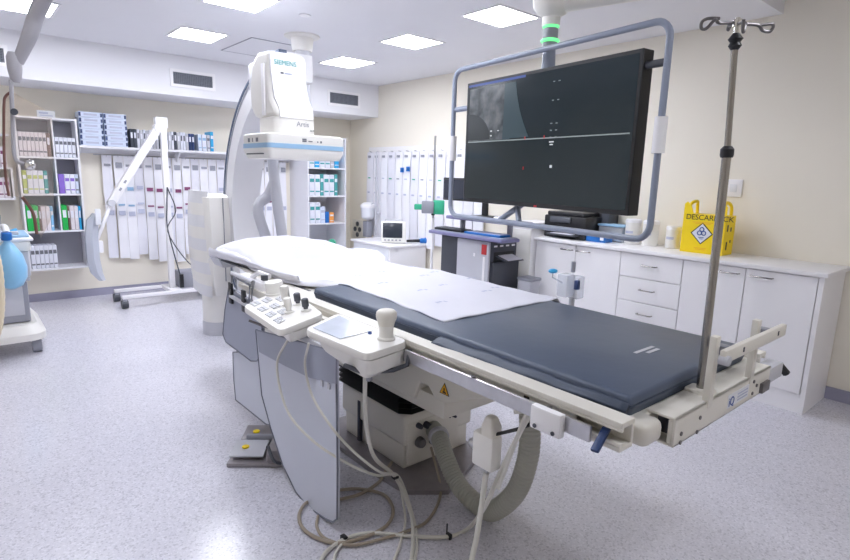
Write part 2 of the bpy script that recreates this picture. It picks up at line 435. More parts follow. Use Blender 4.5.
def pack_box(w, d, h, m, lab, name, cat, accent=None, kind='box'):
    """an upright box, binder or pouch with its printed label; base centre at origin, front towards -Y"""
    o = thing(name, (0, 0, 0), lab, cat)
    b = MB(); b.m(m).box((0, 0, h/2), (w, d, h), None, min(.004, w*.15), 1)
    if accent is not None:
        b.m(accent).box((0, -d/2-.0006, h*.72), (w*.8, .0014, h*.16))
        b.m(accent).box((0, -d/2-.0006, h*.2), (w*.8, .0014, h*.06))
    b.build('carton' if cat != 'binder' else 'cover', None, o, smooth=True)
    if cat == 'binder':
        MB().box((0, .004, h/2+.001), (w*.72, d-.012, h-.012)).build('pages', M_boxw, o, smooth=False)
        MB().box((0, -d/2-.0008, h*.66), (w*.6, .0016, h*.3)).build('spine_label', M_boxw if m is not M_boxw else M_greyink, o, smooth=False)
    return o
PROTO = {}
def put(key, x, y, z, label, group, spec):
    """spec = (w,d,h,material,accent,name,cat)"""
    w, d, h, m, acc, name, cat = spec
    if key not in PROTO:
        o = pack_box(w, d, h, m, label, name, cat, acc); PROTO[key] = o
        o.location = (x, y, z); o['group'] = group
        return o
    return dup(PROTO[key], (x, y, z), label, group)
def row(x0, items, y, z, where, group, gap=.002):
    """items: (key, w,d,h, mat, accent, name, cat, words)"""
    x = x0
    n = len(items)
    for k, it in enumerate(items):
        key, w, d, h, m, acc, name, cat, words = it
        pos = ORD[k]+' from left' if k < n-1 else 'last on the right'
        put(key, x+w/2, y+d/2, z, '%s, %s %s' % (words, pos, where), group, (w, d, h, m, acc, name, cat))
        x += w+gap
def bx(key, w, h, m, acc, words, d=.2): return (key, w, d, h, m, acc, 'supply_box', 'box', words)
def bi(key, w, h, m, words, d=.24): return (key, w, d, h, m, None, 'ring_binder', 'binder', words)
pk = bx('pinkbox', .031, .235, M_pink, M_greyink, 'pinkish white slim box')
row(ux0+.024, [pk]*7+[bi('brownb', .034, .235, M_brown, 'dull brown binder')], SY+.02, UL[3]+.018, 'in top left bay of tall unit', 'slim boxes in the top left bay')
wb = bx('whiteslim', .034, .20, M_boxw, M_greyink, 'white slim box')
row(ud+.02, [wb]*5, SY+.02, UL[3]+.018, 'in top right bay of tall unit', 'slim boxes in the top right bay')
lm = bx('limebox', .036, .23, M_lime, M_boxw, 'pale lime box'); cw = bx('cardbox', .044, .23, M_boxw, M_lime, 'white box with lime label')
row(ux0+.024, [lm, cw, cw, cw, bx('mintbox', .034, .23, M_teal, M_boxw, 'mint green box')], SY+.02, UL[2]+.018, 'in second left bay of tall unit', 'boxes in the second left bay')
row(ud+.02, [bx('purp', .052, .2, M_purple, M_purple, 'purple box'), bx('lilacw', .044, .2, M_boxw, M_purple, 'white box with lilac label'), bx('lilacw', .044, .2, M_boxw, M_purple, 'white box with lilac label'), bx('greyslim', .03, .2, M_boxb, M_greyink, 'grey slim box')], SY+.02, UL[2]+.018, 'in second right bay of tall unit', 'boxes in the second right bay')
row(ux0+.024, [bi('greenb', .05, .26, M_green, 'bright green binder'), bi('greenb', .05, .26, M_green, 'bright green binder'), bi('brownthin', .02, .25, M_brown, 'thin brown binder'), bi('wbind', .036, .25, M_pink, 'white binder'), bi('wbind', .036, .25, M_pink, 'white binder'), bx('palecyan', .026, .25, M_bagblue, M_boxw, 'pale blue slim box')], SY+.02, UL[1]+.018, 'in third left bay of tall unit', 'binders in the third left bay')
row(ud+.02, [bi('greenb', .05, .26, M_green, 'bright green binder'), bi('brownthin', .02, .25, M_brown, 'thin brown binder'), bi('wbind', .036, .25, M_pink, 'white binder'), bi('wbind', .036, .25, M_pink, 'white binder'), bi('bluethin', .022, .25, M_cyan, 'thin sky blue binder')], SY+.02, UL[1]+.018, 'in third right bay of tall unit', 'binders in the third right bay')
gs = bx('stripebox', .036, .24, M_boxw, M_greyink, 'white box with grey print')
row(ux0+.024, [gs]*6, SY+.01, UL[0]+.018, 'on the lowest shelf of tall unit', 'boxes on the lowest shelf of the tall unit')

# small wall shelf at the far left edge
t = thing('wall_rack', (.3, YB, 1.1), 'white wall rack of two shelves at the far left picture edge', 'rack')
for z in (1.1, 1.4, 1.72): MB().mm((.05, SY+.05, z), (.44, YB, z+.016)).build('shelf', M_shelf, t, smooth=False)
MB().mm((.424, SY+.05, 1.116), (.44, YB, 1.4)).build('side_panel', M_shelf, t, smooth=False)
for z, w_ in ((1.416, 'upper'), (1.116, 'lower')):
    row(.2, [bx('rackbox', .05, .2, M_pink, M_magenta, 'pinkish box')]*4, SY+.07, z, 'on %s shelf of far left rack' % w_, 'boxes on the far left rack')

# long wall shelf
t = thing('wall_shelf', (2.3, YB, 1.6), 'long white wall shelf of stacked boxes and binders above the hanging pouches', 'shelf')
MB().mm((1.018, SY, 1.64), (3.52, YB, 1.665), .002).build('shelf_board', M_shelf, t)
MB().mm((1.018, YB-.018, 1.59), (3.52, YB, 1.64)).build('wall_batten', M_shelf, t, smooth=False)
for x in (1.03, 2.03, 2.93): MB().prism([(x, YB-.018, 1.5), (x, YB-.018, 1.64), (x, SY+.06, 1.64)], (.015, 0, 0)).build('bracket', M_shelf, t, smooth=False)
def flatbox(key, label):
    o = thing('catheter_box', (0, 0, 0), label, 'box', 'stacked boxes on the long shelf')
    b = MB(); b.m(M_boxb).box((0, 0, .028), (.218, .2, .056), None, .003, 1)
    b.m(M_dblue).box((-.098, -.1006, .028), (.02, .0014, .04)); b.m(M_dblue).box((.098, -.1006, .028), (.018, .0014, .036))
    b.m(M_print).box((0, -.1006, .03), (.12, .0014, .02)); b.build('carton', None, o)
    return o
fb = None
for s_, x in (('left', 1.148), ('right', 1.378)):
    for k in range(6):
        nm = ['lowest', 'second from bottom', 'third from bottom', 'third from top', 'second from top', 'topmost'][k]
        lab = 'bluish white flat box, %s in %s of two stacks on long shelf' % (nm, s_)
        L = (x+random.uniform(-.004, .004), SY+.125, 1.666+k*.0575)
        if fb is None: fb = flatbox('', lab); fb.location = L
        else: dup(fb, L, lab)
db = bi('charcoal', .03, .2, M_dbind, 'charcoal binder'); wg = bi('palebind', .026, .2, M_boxw, 'pale grey binder')
dn = bi('navyb', .03, .19, M_dblue, 'navy binder'); pc = bx('paleboxL', .04, .19, M_boxb, M_ltblue, 'pale blue box'); cy = bx('cyanbox', .036, .23, M_cyan, M_boxw, 'cyan box'); gy = bi('greybind', .03, .19, M_lgrey, 'grey binder')
items = [db, db, wg, gy, wg, gy, wg, gy, gy, db, gy, wg, gy, wg, db, gy, wg, wg, gy, dn, dn]
row(1.51, items, SY+.02, 1.666, 'of binders on long shelf', 'binders on the long shelf', .004)
row(2.235, [pc, bx('wpale', .05, .19, M_boxw, M_ltblue, 'white box'), bx('greybx', .036, .19, M_lgrey, M_greyink, 'grey box'), cy], SY+.02, 1.666, 'of boxes on long shelf by scanner arc', 'boxes on the long shelf by the scanner arc', .006)

# right-hand unit in the corner
rx0, rx1, rz0, rz1, ry = 3.53, 4.12, .4, 1.92, 6.55
t = thing('shelving_unit', ((rx0+rx1)/2, YB, 0), 'white shelving unit in the room corner behind the scanner detector', 'shelving unit')
for x in (rx0, rx1-.018): MB().mm((x, ry, .02), (x+.018, YB, rz1)).build('side_panel', M_shelf, t, smooth=False)
MB().mm((rx0+.018, YB-.01, .02), (rx1-.018, YB, rz1)).build('back_panel', M_coolw, t, smooth=False)
RL = [.02, .40, .76, 1.13, 1.50, 1.902]
for z in RL: MB().mm((rx0+.018, ry, z), (rx1-.018, YB-.01, z+.018)).build('shelf', M_shelf, t, smooth=False)
tb = bx('tealbox', .05, .285, M_teal, M_boxw, 'teal box'); wt = bx('tallwhite', .078, .28, M_boxw, M_teal, 'white tall box')
for z, seq, nm in ((RL[3], [wt, wt, tb, wt, wt, tb], 'on teal box shelf of corner unit'),
                   (RL[4], [wt, bx('cynbox', .07, .2, M_cyan, M_boxw, 'cyan box'), wt, wt, bx('greyb2', .06, .22, M_lgrey, M_boxw, 'grey box'), bx('cynbox', .07, .2, M_cyan, M_boxw, 'cyan box')], 'on shelf of corner unit behind detector'),
                   (RL[2], [wt, wt, bx('w3', .07, .22, M_boxb, M_print, 'bluish white box'), bx('bluec', .06, .15, M_blue, M_blue, 'blue box'), bx('orng', .07, .14, M_orange, M_boxw, 'orange box')], 'on orange box shelf of corner unit')):
    row(rx0+.04, seq, ry+.03, z+.018, nm, 'boxes in the corner unit', .004)

# hanging catheter pouches on the back wall
def pouch(L, w, mid, foot, m):
    """hanging pouch; hook hole at origin top, hangs down L"""
    o = thing('catheter_pouch', (0, 0, 0), '', 'pouch')
    b = MB(); b.m(m)
    n = 10
    ph = random.uniform(0, 6)
    rings = []
    for i in range(n+1):
        z = -L*i/n; off = -.006*math.sin(i*.9+ph)-.004
        th = .012 if 0 < i < n else .004
        ww = w*(.5+.012*math.sin(i*1.7+ph))
        rings.append([(-ww, off+th*.3, z), (0, off+th*.5, z), (ww, off+th*.3, z), (ww, off-th*.3, z), (0, off-th*.9, z), (-ww, off-th*.3, z)])
    b.loft(rings); b.build('pouch_body', None, o)
    for (c, z, h) in ((mid, -L*.31, .04), (mid, -L*.47, .02), (M_mgrey, -L*.09, .06 if foot else .025), (M_print, -L*.55, .05)):
        if c is not None: MB().box((0, -.025, z), (w*.66, .006, h)).build('label_sticker', c, o, smooth=False)
    MB().tube([(0, .028, .0), (0, -.01, .0), (0, -.018, -.012)], .003, 6).build('hook', M_steel, o)
    return o
xs = [1.30, 1.415, 1.515, 1.615, 1.72, 1.825, 1.93, 2.035, 2.14, 2.245, 2.35, 2.455, 2.56]
Ls = [1.12, 1.13, 1.15, 1.10, 1.17, 1.2, 1.19, 1.22, 1.13, 1.16, 1.14, 1.16, 1.15]
mids = [None, M_ltblue, M_ltblue, M_print, M_magenta, M_magenta, M_print, M_magenta, M_magenta, None, None, None, M_print]
notes = {0: 'milky catheter pouch hanging leftmost, below the stacked flat boxes'}
rail = MB().tube([(1.18, YB-.03, 1.58), (2.98, YB-.03, 1.58)], .006, 8)
tt = thing('pouch_rail', (2.1, YB, 1.535), 'thin steel rail under the long shelf from which pouches hang', 'rail')
rail.build('bar', M_steel, tt); e = MB()
for x in (1.2, 2.0, 2.96): e.mm((x, YB-.034, 1.573), (x+.012, YB-.015, 1.587))
e.build('bracket', M_steel, tt, smooth=False)
for k, (x, L, md) in enumerate(zip(xs, Ls, mids)):
    o = pouch(L+.03, .098, md, k % 2, M_film if k % 3 else M_filmb); o.location = (x, YB-.05, 1.575)
    c = 'plum-banded' if md is M_magenta else ('blue-banded' if md is M_ltblue else 'plain')
    o['label'] = '%s white catheter pouch, %s from left in row below the long shelf' % (c, ORD[k]); o['group'] = 'catheter pouches below the long shelf'
for k, x in enumerate((2.665, 2.77, 2.875, 2.98, 3.085, 3.19, 3.295, 3.4)):
    o = pouch(1.12, .096, M_magenta if k in (0, 1, 5, 6) else None, k % 2, M_film); o.location = (x, YB-.05, 1.575)
    o['label'] = 'white catheter pouch behind scanner hoses, %s from left between arc and corner unit' % ORD[k]; o['group'] = 'catheter pouches behind the scanner hoses'
MB_ = MB().tube([(2.98, YB-.03, 1.58), (3.50, YB-.03, 1.58)], .006, 8).build('rail_extension', M_steel, tt)

# pouches on the right wall
t = thing('pouch_rack', (XR, 5.4, 1.76), 'white wall rack on the cream right wall with a row of hanging pouches', 'rack')
MB().mm((XR-.02, 3.9, 1.70), (XR, 6.55, 1.82), .003).build('back_board', M_white, t)
pegs = MB(); ys = [6.46-k*.165 for k in range(14)]
for y in ys: pegs.tube([(XR-.018, y, 1.75), (XR-.07, y, 1.76)], .004, 6)
pegs.build('peg', M_steel, t)
protoR = []
for k in range(3):
    o = thing('catheter_pouch', (0, 0, 0), '', 'pouch')
    b = MB(); b.m(M_film if k else M_filmb); L = (1.15, 1.25, 1.2)[k]; rings = []
    for i in range(9):
        z = -L*i/8; th = .02 if 0 < i < 8 else .005; off = .005*math.sin(i+k)
        rings.append([(off-th*.5, -.076, z), (off-th, 0, z), (off-th*.5, .076, z), (off+th*.3, .076, z), (off+th*.4, 0, z), (off+th*.3, -.076, z)])
    b.loft(rings); b.build('pouch_body', None, o)
    for (m__, y_, z_, w_, h_) in (((M_pgreen, M_mgrey, M_print)[k], 0, -.35, .05, .014), (M_mgrey, 0, -.06, .06, .03), (M_print, .01, -.55, .05, .02)):
        MB().box((-.022, y_, z_), (.006, w_, h_)).build('label_sticker', m__, o, smooth=False)
    protoR.append(o)
for k, y in enumerate(ys):
    lab = 'white catheter pouch, %s from room corner on the right wall rack' % ORD[k]
    L = (XR-.05, y, 1.75)
    if k < 3: o = protoR[k]; o.location = L; o['label'] = lab; o['group'] = 'pouches on the right wall rack'
    else: dup(protoR[k % 3], L, lab, 'pouches on the right wall rack')
for k, (px, py) in enumerate(((402, 170), (408, 169))):
    p = onx(px, py, XR-.085)
    o = MB().m(M_blue).mm((p.x-.002, p.y-.035, p.z-.03), (p.x+.002, p.y+.035, p.z+.03)).m(M_ink).mm((p.x-.003, p.y-.02, p.z-.004), (p.x-.002, p.y+.02, p.z+.004)).build('price_tag', None, None, smooth=False)
    tag(o, 'small blue tag on the right wall pouches, %s of the pair' % ('left' if k == 0 else 'right'), 'tag', 'blue tags')
# ================================================================== BASE CABINETS AND COUNTER
CX, CT = 4.02, .935
def handle(y0, y1, z, parent):
    b = MB().tube([(CX-.004, y0+.012, z), (CX-.03, y0+.014, z), (CX-.034, y0+.03, z), (CX-.034, y1-.03, z), (CX-.03, y1-.014, z), (CX-.004, y1-.012, z)], .0055, 8)
    b.build('handle', M_pole, parent)
def cabinet(y0, y1, fronts, label):
    t = thing('base_cabinet', ((CX+XR)/2, (y0+y1)/2, 0), label, 'cabinet', 'white base cabinets')
    MB().mm((CX+.02, y0+.001, .0), (XR-.02, y1-.001, CT-.032)).build('carcass', M_white, t, smooth=False)
    MB().mm((CX+.012, y0+.001, 0), (CX+.02, y1-.001, .13)).build('plinth', M_white, t, smooth=False)
    for kind, a, c, z0, z1, hy0, hy1, hz in fronts:
        d = MB().mm((CX, a+.003, z0+.003), (CX+.019, c-.003, z1-.003), .002, 1).build(kind, M_white, t)
        handle(hy0, hy1, hz, d)
    return t
Z0, Z1 = .13, CT-.034
cabinet(2.285, 3.137, [('door', 2.71, 3.137, Z0, Z1, 2.725, 2.86, .855), ('door', 2.285, 2.71, Z0, Z1, 2.555, 2.70, .855)], 'white double-door base cabinet beside the grey workstation, behind the display')
h3 = (Z1-Z0)/4
cabinet(1.785, 2.285, [('drawer', 1.785, 2.285, Z0+k*h3, Z0+(k+1)*h3, 1.965, 2.105, Z0+(k+.55)*h3) for k in range(4)], 'white base cabinet of stacked drawers below the yellow box')
cab = cabinet(.925, 1.785, [('door', 1.36, 1.785, Z0, Z1, 1.385, 1.53, .855), ('door', .945, 1.36, Z0, Z1, 1.18, 1.335, .855)], 'white double-door base cabinet nearest the viewer, beyond the drip pole')
MB().mm((CX+.002, .915, 0), (XR-.015, .943, CT-.032)).build('end_panel', M_white, cab, smooth=False)
o = MB().mm((CX-.025, .895, CT-.031), (XR-.001, 3.15, CT), .006).build('worktop', M_white)
tag(o, 'long white worktop across the three white base cabinets', 'worktop')
# tall narrow white cabinet at the end
t = thing('tall_cabinet', (4.15, 3.28, 0), 'narrow white cabinet standing higher at the worktop end by the workstation', 'cabinet')
MB().mm((3.97, 3.157, 0), (4.36, 3.42, 1.03), .004).build('carcass', M_white, t)
MB().mm((3.955, 3.16, .08), (3.97, 3.417, .99), .002).build('door', M_plastic, t)
MB().mm((3.945, 3.145, 1.03), (4.37, 3.432, 1.055), .005).build('top', M_white, t)
# sharps box
p0 = onx(680, 247, 4.22); p1 = onx(722, 251, 4.22)
ya, yb = p0.y, p1.y      # ya far(left), yb near(right)
zt = .935; hh = .335; xf, xb = 4.22, 4.40
t = thing('sharps_box', (4.31, (ya+yb)/2, zt), 'yellow cardboard sharps box with white hazard diamond standing on the worktop', 'sharps box')
MB().mm((xf, yb, zt+.001), (xb, ya, zt+hh-.045)).build('carton', M_yel, t, smooth=False)
w = ya-yb
def ear(y0, y1):
    pts = []
    n = 10
    for k in range(n+1):
        a = PI*k/n; pts.append((xf+.09, (y0+y1)/2+(y1-y0)/2*math.cos(a), zt+hh-.045+.075*math.sin(a)))
    return pts
for (c, s) in ((ya-.03, 1), (yb+.03, -1)):
    e = MB().tube([(xf+.02, c, zt+hh-.05), (xf+.03, c, zt+hh+.02), (xf+.06, c-.01*s, zt+hh+.045), (xf+.12, c-.01*s, zt+hh+.045), (xf+.15, c, zt+hh+.015), (xf+.16, c, zt+hh-.05)], .012, 8, smooth=4)
    e.build('carry_ear', M_yel, t)
for k, (a, c) in enumerate(((ya, ya-.075), (yb+.05, yb))):
    pl = [(xf, a, zt+hh-.05), (xf, a, zt+hh+.03), (xf, a-.02, zt+hh+.045), (xf, a-.05, zt+hh+.02), (xf, c, zt+hh-.05)]
    MB().prism(pl, (.006, 0, 0)).build('carry_flap', M_yel, t, smooth=False)
dm = MB(); cyy = (ya+yb)/2+.005; czz = zt+.15
dm.m(M_ink).prism([(xf-.001, cyy, czz+.082), (xf-.001, cyy-.082, czz), (xf-.001, cyy, czz-.082), (xf-.001, cyy+.082, czz)], (.0012, 0, 0))
dm.m(M_boxw).prism([(xf-.002, cyy, czz+.072), (xf-.002, cyy-.072, czz), (xf-.002, cyy, czz-.072), (xf-.002, cyy+.072, czz)], (.001, 0, 0))
dm.m(M_blueink)
for a in (90, 210, 330):
    ca = math.radians(a)
    dm.tube([(xf-.003, cyy+math.cos(ca)*.018+.015*math.cos(2*PI*k/12), czz+.012+math.sin(ca)*.018+.015*math.sin(2*PI*k/12)) for k in range(12)], .0038, 5, closed=True)
dm.box((xf-.0026, cyy, czz-.03), (.001, .04, .005)); dm.box((xf-.0026, cyy, czz-.04), (.001, .025, .004))
dm.build('hazard_label', None, t, smooth=False)
text('DESCARPACK', .055, (xf-.001, ya-.02, zt+hh-.085), (0, -1, 0), (0, 0, 1), M_ink, t)
sm = MB(); sm.m(M_warn)
for k, (ww, zz) in enumerate(((.15, .232), (.11, .222), (.09, .04), (.07, .03))): sm.box((xf-.0006, cyy, zt+zz), (.0012, ww, .004))
sm.m(M_ink)
for k, (a, zz, hh2) in enumerate(((.05, .2, .05), (.11, .19, .03), (.06, .07, .06), (.12, .1, .02))): sm.box((xf+a, yb-.0006, zt+zz), (.02, .0012, hh2))
sm.build('fine_print', None, t, smooth=False)
# canisters
for k, (px, lab) in enumerate(((633, 'white lidded canister on worktop nearest the clear tub'), (651, 'white lidded canister in the middle of three on the worktop'), (674, 'white lidded canister on worktop beside the yellow box'))):
    p = onx(px, 230, 4.33); r = .062 if k < 2 else .055; hgt = .20 if k < 2 else .17
    t = thing('canister', (4.33, p.y, CT), lab, 'canister', 'white canisters on the worktop')
    MB().lathe((4.33, p.y, CT+.001), [(r*.96, 0), (r, .006), (r, hgt-.02)], 28).build('body', M_plastic, t)
    MB().lathe((4.33, p.y, CT+hgt-.02), [(r*1.04, 0), (r*1.04, .02), (r*.9, .028), (r*.3, .03)], 28).build('lid', M_white, t)
    q = MB()
    for j in range(7):
        a = math.radians(180-30+j*9); q.box((4.33+math.cos(a)*(r+.0006), p.y+math.sin(a)*(r+.0006), CT+hgt*.5), (.002, .012, .02), Matrix.Rotation(a, 3, 'Z'))
    q.build('label_band', M_print, t, smooth=False)
# printer, box, tub, monitor on the counter
pa, pb = onx(546, 215, 4.12), onx(588, 215, 4.12)
t = thing('printer', (4.25, (pa.y+pb.y)/2, CT), 'black desktop printer on the worktop below the display', 'printer')
MB().mm((4.10, pb.y, CT+.002), (4.44, pa.y, CT+.2), .012).build('body', M_black, t)
MB().mm((4.10, pb.y+.03, CT+.2), (4.42, pa.y-.03, CT+.235), .01).build('scanner_lid', M_black, t)
MB().box((4.092, (pa.y+pb.y)/2+.04, CT+.165), (.014, .22, .05), Matrix.Rotation(.2, 3, 'Y'), .003).build('control_panel', M_dgrey, t)
MB().mm((4.03, pb.y+.06, CT+.03), (4.12, pa.y-.08, CT+.042), .003).build('paper_tray', M_dgrey, t)
MB().mm((4.097, pb.y+.1, CT+.075), (4.101, pb.y+.2, CT+.095)).build('badge', M_lgrey, t, smooth=False)
MB().mm((4.04, pb.y+.1, CT+.043), (4.10, pa.y-.12, CT+.048)).build('paper', M_sheet, t, smooth=False)
pa, pb = onx(586, 210, 4.36), onx(611, 210, 4.36)
t = thing('pc_tower', (4.4, (pa.y+pb.y)/2, CT), 'dark brown-grey computer case standing upright on the worktop behind the blue box', 'computer')
MB().mm((4.34, pb.y, CT+.001), (4.50, pa.y, CT+.31), .008).build('case', M_dgrey, t)
MB().mm((4.336, (pa.y+pb.y)/2-.05, CT+.05), (4.341, (pa.y+pb.y)/2+.03, CT+.27), .002).build('front_bezel', M_black, t)
MB().mm((4.332, pa.y-.05, CT+.24), (4.337, pa.y-.02, CT+.28)).build('yellow_sticker', M_yel, t, smooth=False)
pa, pb = onx(588, 230, 4.14), onx(607, 230, 4.14)
t = thing('glove_box', (4.2, (pa.y+pb.y)/2, CT), 'low bright blue box on the worktop right of the printer', 'box')
MB().mm((4.12, pb.y, CT+.001), (4.24, pa.y, CT+.075), .003).build('carton', M_blue, t)
MB().mm((4.118, pb.y+.012, CT+.02), (4.121, pb.y+.045, CT+.06)).build('label_sticker', M_boxw, t, smooth=False)
MB().mm((4.15, pb.y+.03, CT+.075), (4.21, pa.y-.03, CT+.078), .001).build('opening', M_dblue, t)
pa, pb = onx(600, 225, 4.30), onx(624, 225, 4.30)
t = thing('storage_tub', (4.34, (pa.y+pb.y)/2, CT), 'translucent bluish tub with lid on the worktop left of the canisters', 'tub')
MB().mm((4.28, pb.y, CT+.001), (4.42, pa.y, CT+.13), .01).build('body', M_clear, t)
MB().mm((4.272, pb.y-.008, CT+.13), (4.428, pa.y+.008, CT+.148), .005).build('lid', M_ltblue, t)
MB().mm((4.30, pb.y+.02, CT+.006), (4.40, pa.y-.02, CT+.08), .004).build('contents', M_bagblue, t)

# ================================================================== WORKSTATION ON WHEELS
t = thing('workstation', (3.75, 3.6, 0), 'dark grey computer workstation with lilac-edged tops behind the table', 'workstation')
MB().mm((3.58, 3.62, .02), (3.98, 3.95, .895), .004).build('cabinet_body', M_dgrey, t)
MB().mm((3.555, 3.295, .04), (3.58, 3.70, .885), .004).build('silver_door', M_lgrey, t)
b = MB().m(M_red).mm((3.551, 3.32, .77), (3.556, 3.38, .86)); b.m(M_white).mm((3.551, 3.335, .48), (3.556, 3.36, .75)); b.m(M_white).mm((3.551, 3.46, .74), (3.556, 3.48, .77))
b.build('door_sticker', None, t, smooth=False)
MB().mm((3.50, 3.10, .90), (3.74, 4.06, .93), .008).build('worktop', M_lilac, t)
MB().mm((3.515, 3.12, .9305), (3.73, 4.04, .936), .002).build('top_mat', M_bgrey, t)
MB().mm((3.56, 2.98, 1.055), (3.76, 3.88, 1.085), .008).build('upper_shelf', M_lilac, t)
for (x, y) in ((3.70, 3.2), (3.70, 3.8)): MB().mm((x, y-.02, .93), (x+.03, y+.02, 1.055)).build('shelf_post', M_mgrey, t, smooth=False)
for (x, y) in ((3.62, 3.68), (3.94, 3.68), (3.62, 3.9), (3.94, 3.9)): MB().cyl((x, y-.012, .02), (x, y+.012, .02), .02).build('caster', M_black, t)
# paper printer inside the right flank
t = thing('paper_printer', (3.79, 3.45, 0), 'dark grey floor printer with a white sheet sticking out, against the workstation', 'printer')
MB().mm((3.60, 3.27, .0), (3.95, 3.60, .70), .006).build('body', M_dgrey, t)
MB().mm((3.60, 3.31, .70), (3.95, 3.60, .88), .006).build('upper_body', M_dgrey, t)
MB().mm((3.64, 3.306, .70), (3.92, 3.312, .79), .002).build('slot', M_black, t)
MB().box((3.78, 3.24, .735), (.24, .14, .006), Matrix.Rotation(.25, 3, 'X')).build('output_tray', M_dgrey, t, smooth=False)
MB().box((3.78, 3.235, .744), (.19, .13, .004), Matrix.Rotation(.25, 3, 'X')).build('paper', M_sheet, t, smooth=False)
b = MB()
for x in (3.66, 3.74, 3.82, 3.9): b.mm((x-.02, 3.306, .835), (x+.02, 3.311, .85))
b.build('buttons', M_white, t, smooth=False)
# items on the workstation
t = thing('folder', (3.65, 3.4, .937), 'blue folder lying on the lower lilac-edged worktop', 'folder')
MB().mm((3.56, 3.18, .937), (3.72, 3.62, .957), .004).build('cover', M_blue, t)
MB().mm((3.57, 3.19, .957), (3.71, 3.60, .960)).build('pages', M_print, t, smooth=False)
t = thing('keyboard', (3.66, 3.85, .937), 'dark keyboard on the lower worktop left of the blue folder', 'keyboard')
MB().mm((3.56, 3.66, .937), (3.72, 4.04, .957), .004).build('base', M_black, t)
k_ = MB()
for i in range(4):
    for j in range(12): k_.mm((3.572+i*.035, 3.675+j*.03, .957), (3.600+i*.035, 3.70+j*.03, .962))
k_.build('keys', M_dgrey, t, smooth=False)
pa, pb = onx(444, 185, 3.72), onx(468, 185, 3.72)
t = thing('monitor', (3.74, 3.6, 1.085), 'black monitor on the workstation half hidden behind the hanging display', 'monitor')
MB().mm((3.71, 3.36, 1.22), (3.75, pa.y, 1.44), .006).build('housing', M_black, t)
MB().mm((3.707, 3.38, 1.24), (3.711, pa.y-.02, 1.42)).build('screen', M_screenoff, t, smooth=False)
MB().mm((3.74, 3.52, 1.10), (3.765, 3.58, 1.3)).build('stand_neck', M_black, t, smooth=False)
MB().mm((3.66, 3.44, 1.0855), (3.84, 3.66, 1.10), .005).build('stand_foot', M_black, t)
t = thing('mouse', (3.62, 3.25, 1.085), 'small white mouse on the upper lilac shelf below the display', 'mouse')
MB().ell((3.64, 3.28, 1.1), (.03, .05, .016)).build('shell', M_white, t)
MB().box((3.63, 3.28, 1.1158), (.02, .004, .003)).build('wheel', M_dgrey, t)
# bin
t = thing('waste_bin', (3.87, 3.08, 0), 'grey swing-lid waste bin on the floor beside the workstation', 'bin')
MB().loft([[(3.82, 3.02, 0), (3.92, 3.02, 0), (3.92, 3.14, 0), (3.82, 3.14, 0)], [(3.80, 3.0, .55), (3.94, 3.0, .55), (3.94, 3.15, .55), (3.80, 3.15, .55)]]).build('body', M_lgrey, t, bev=.008)
MB().mm((3.79, 2.99, .55), (3.945, 3.155, .58), .01).build('lid', M_mgrey, t)

# ================================================================== SMALL WHITE CART WITH MONITOR
t = thing('instrument_cart', (4.2, 5.65, 0), 'low white drawer cart against the right wall carrying the small monitor', 'cart')
MB().mm((3.9, 5.22, .06), (4.47, 6.02, .585), .006).build('body', M_white, t)
MB().mm((3.87, 5.19, .585), (4.49, 6.05, .612), .008).build('top', M_white, t)
for k in range(3): MB().mm((3.888, 5.25, .09+k*.165), (3.901, 5.99, .245+k*.165), .002).build('drawer', M_coolw, t)
for (x, y) in ((3.95, 5.27), (4.39, 5.27), (3.95, 5.97), (4.39, 5.97)): MB().cyl((x, y-.012, .03), (x, y+.012, .03), .03).build('caster', M_mgrey, t)
R = Matrix.Rotation(math.radians(-38), 3, 'Z')
def rb(c, d, pos, base, rot): return V(base)+rot@V(pos)
t = thing('patient_monitor', (4.02, 5.5, .612), 'white tilted patient monitor with dark screen on the low white cart', 'monitor')
base = V((4.10, 5.42, .613)); R2 = R @ Matrix.Rotation(math.radians(-8), 3, 'X')
def rbox(mb, c, d, bev=.0): return mb.box(base+R2@(V(c)*1.15), [q*1.15 for q in d], R2, bev)
rbox(MB(), (0, 0, .12), (.27, .1, .235), .018).build('housing', M_plastic, t)
rbox(MB(), (-.01, -.051, .135), (.21, .004, .16), .001).build('screen', M_screenoff, t)
b = MB()
for k in range(5): rbox(b, (-.09+k*.04, -.051, .03), (.022, .006, .014), .002)
b.build('buttons', M_mgrey, t)
MB().tube([base+R2@V((-.10, .02, .268)), base+R2@V((-.09, .02, .295)), base+R2@V((.09, .02, .295)), base+R2@V((.10, .02, .268))], .008, 8, smooth=3).build('handle', M_lgrey, t)
t = thing('laryngoscope', (4.15, 5.33, .612), 'dark handheld tool with blue flared end lying on the white cart', 'tool')
pA, pB = V((4.22, 5.30, .645)), V((4.47, 5.23, .645))
MB().cyl(pA, pA.lerp(pB, .65), .016, .022).build('grip', M_black, t)
d = (pB-pA).normalized()
MB().lathe(pA.lerp(pB, .65), [(.022, 0), (.032, .03), (.03, .07), (.055, .1), (.055, .12)], 16, d).build('flared_end', M_blue, t)
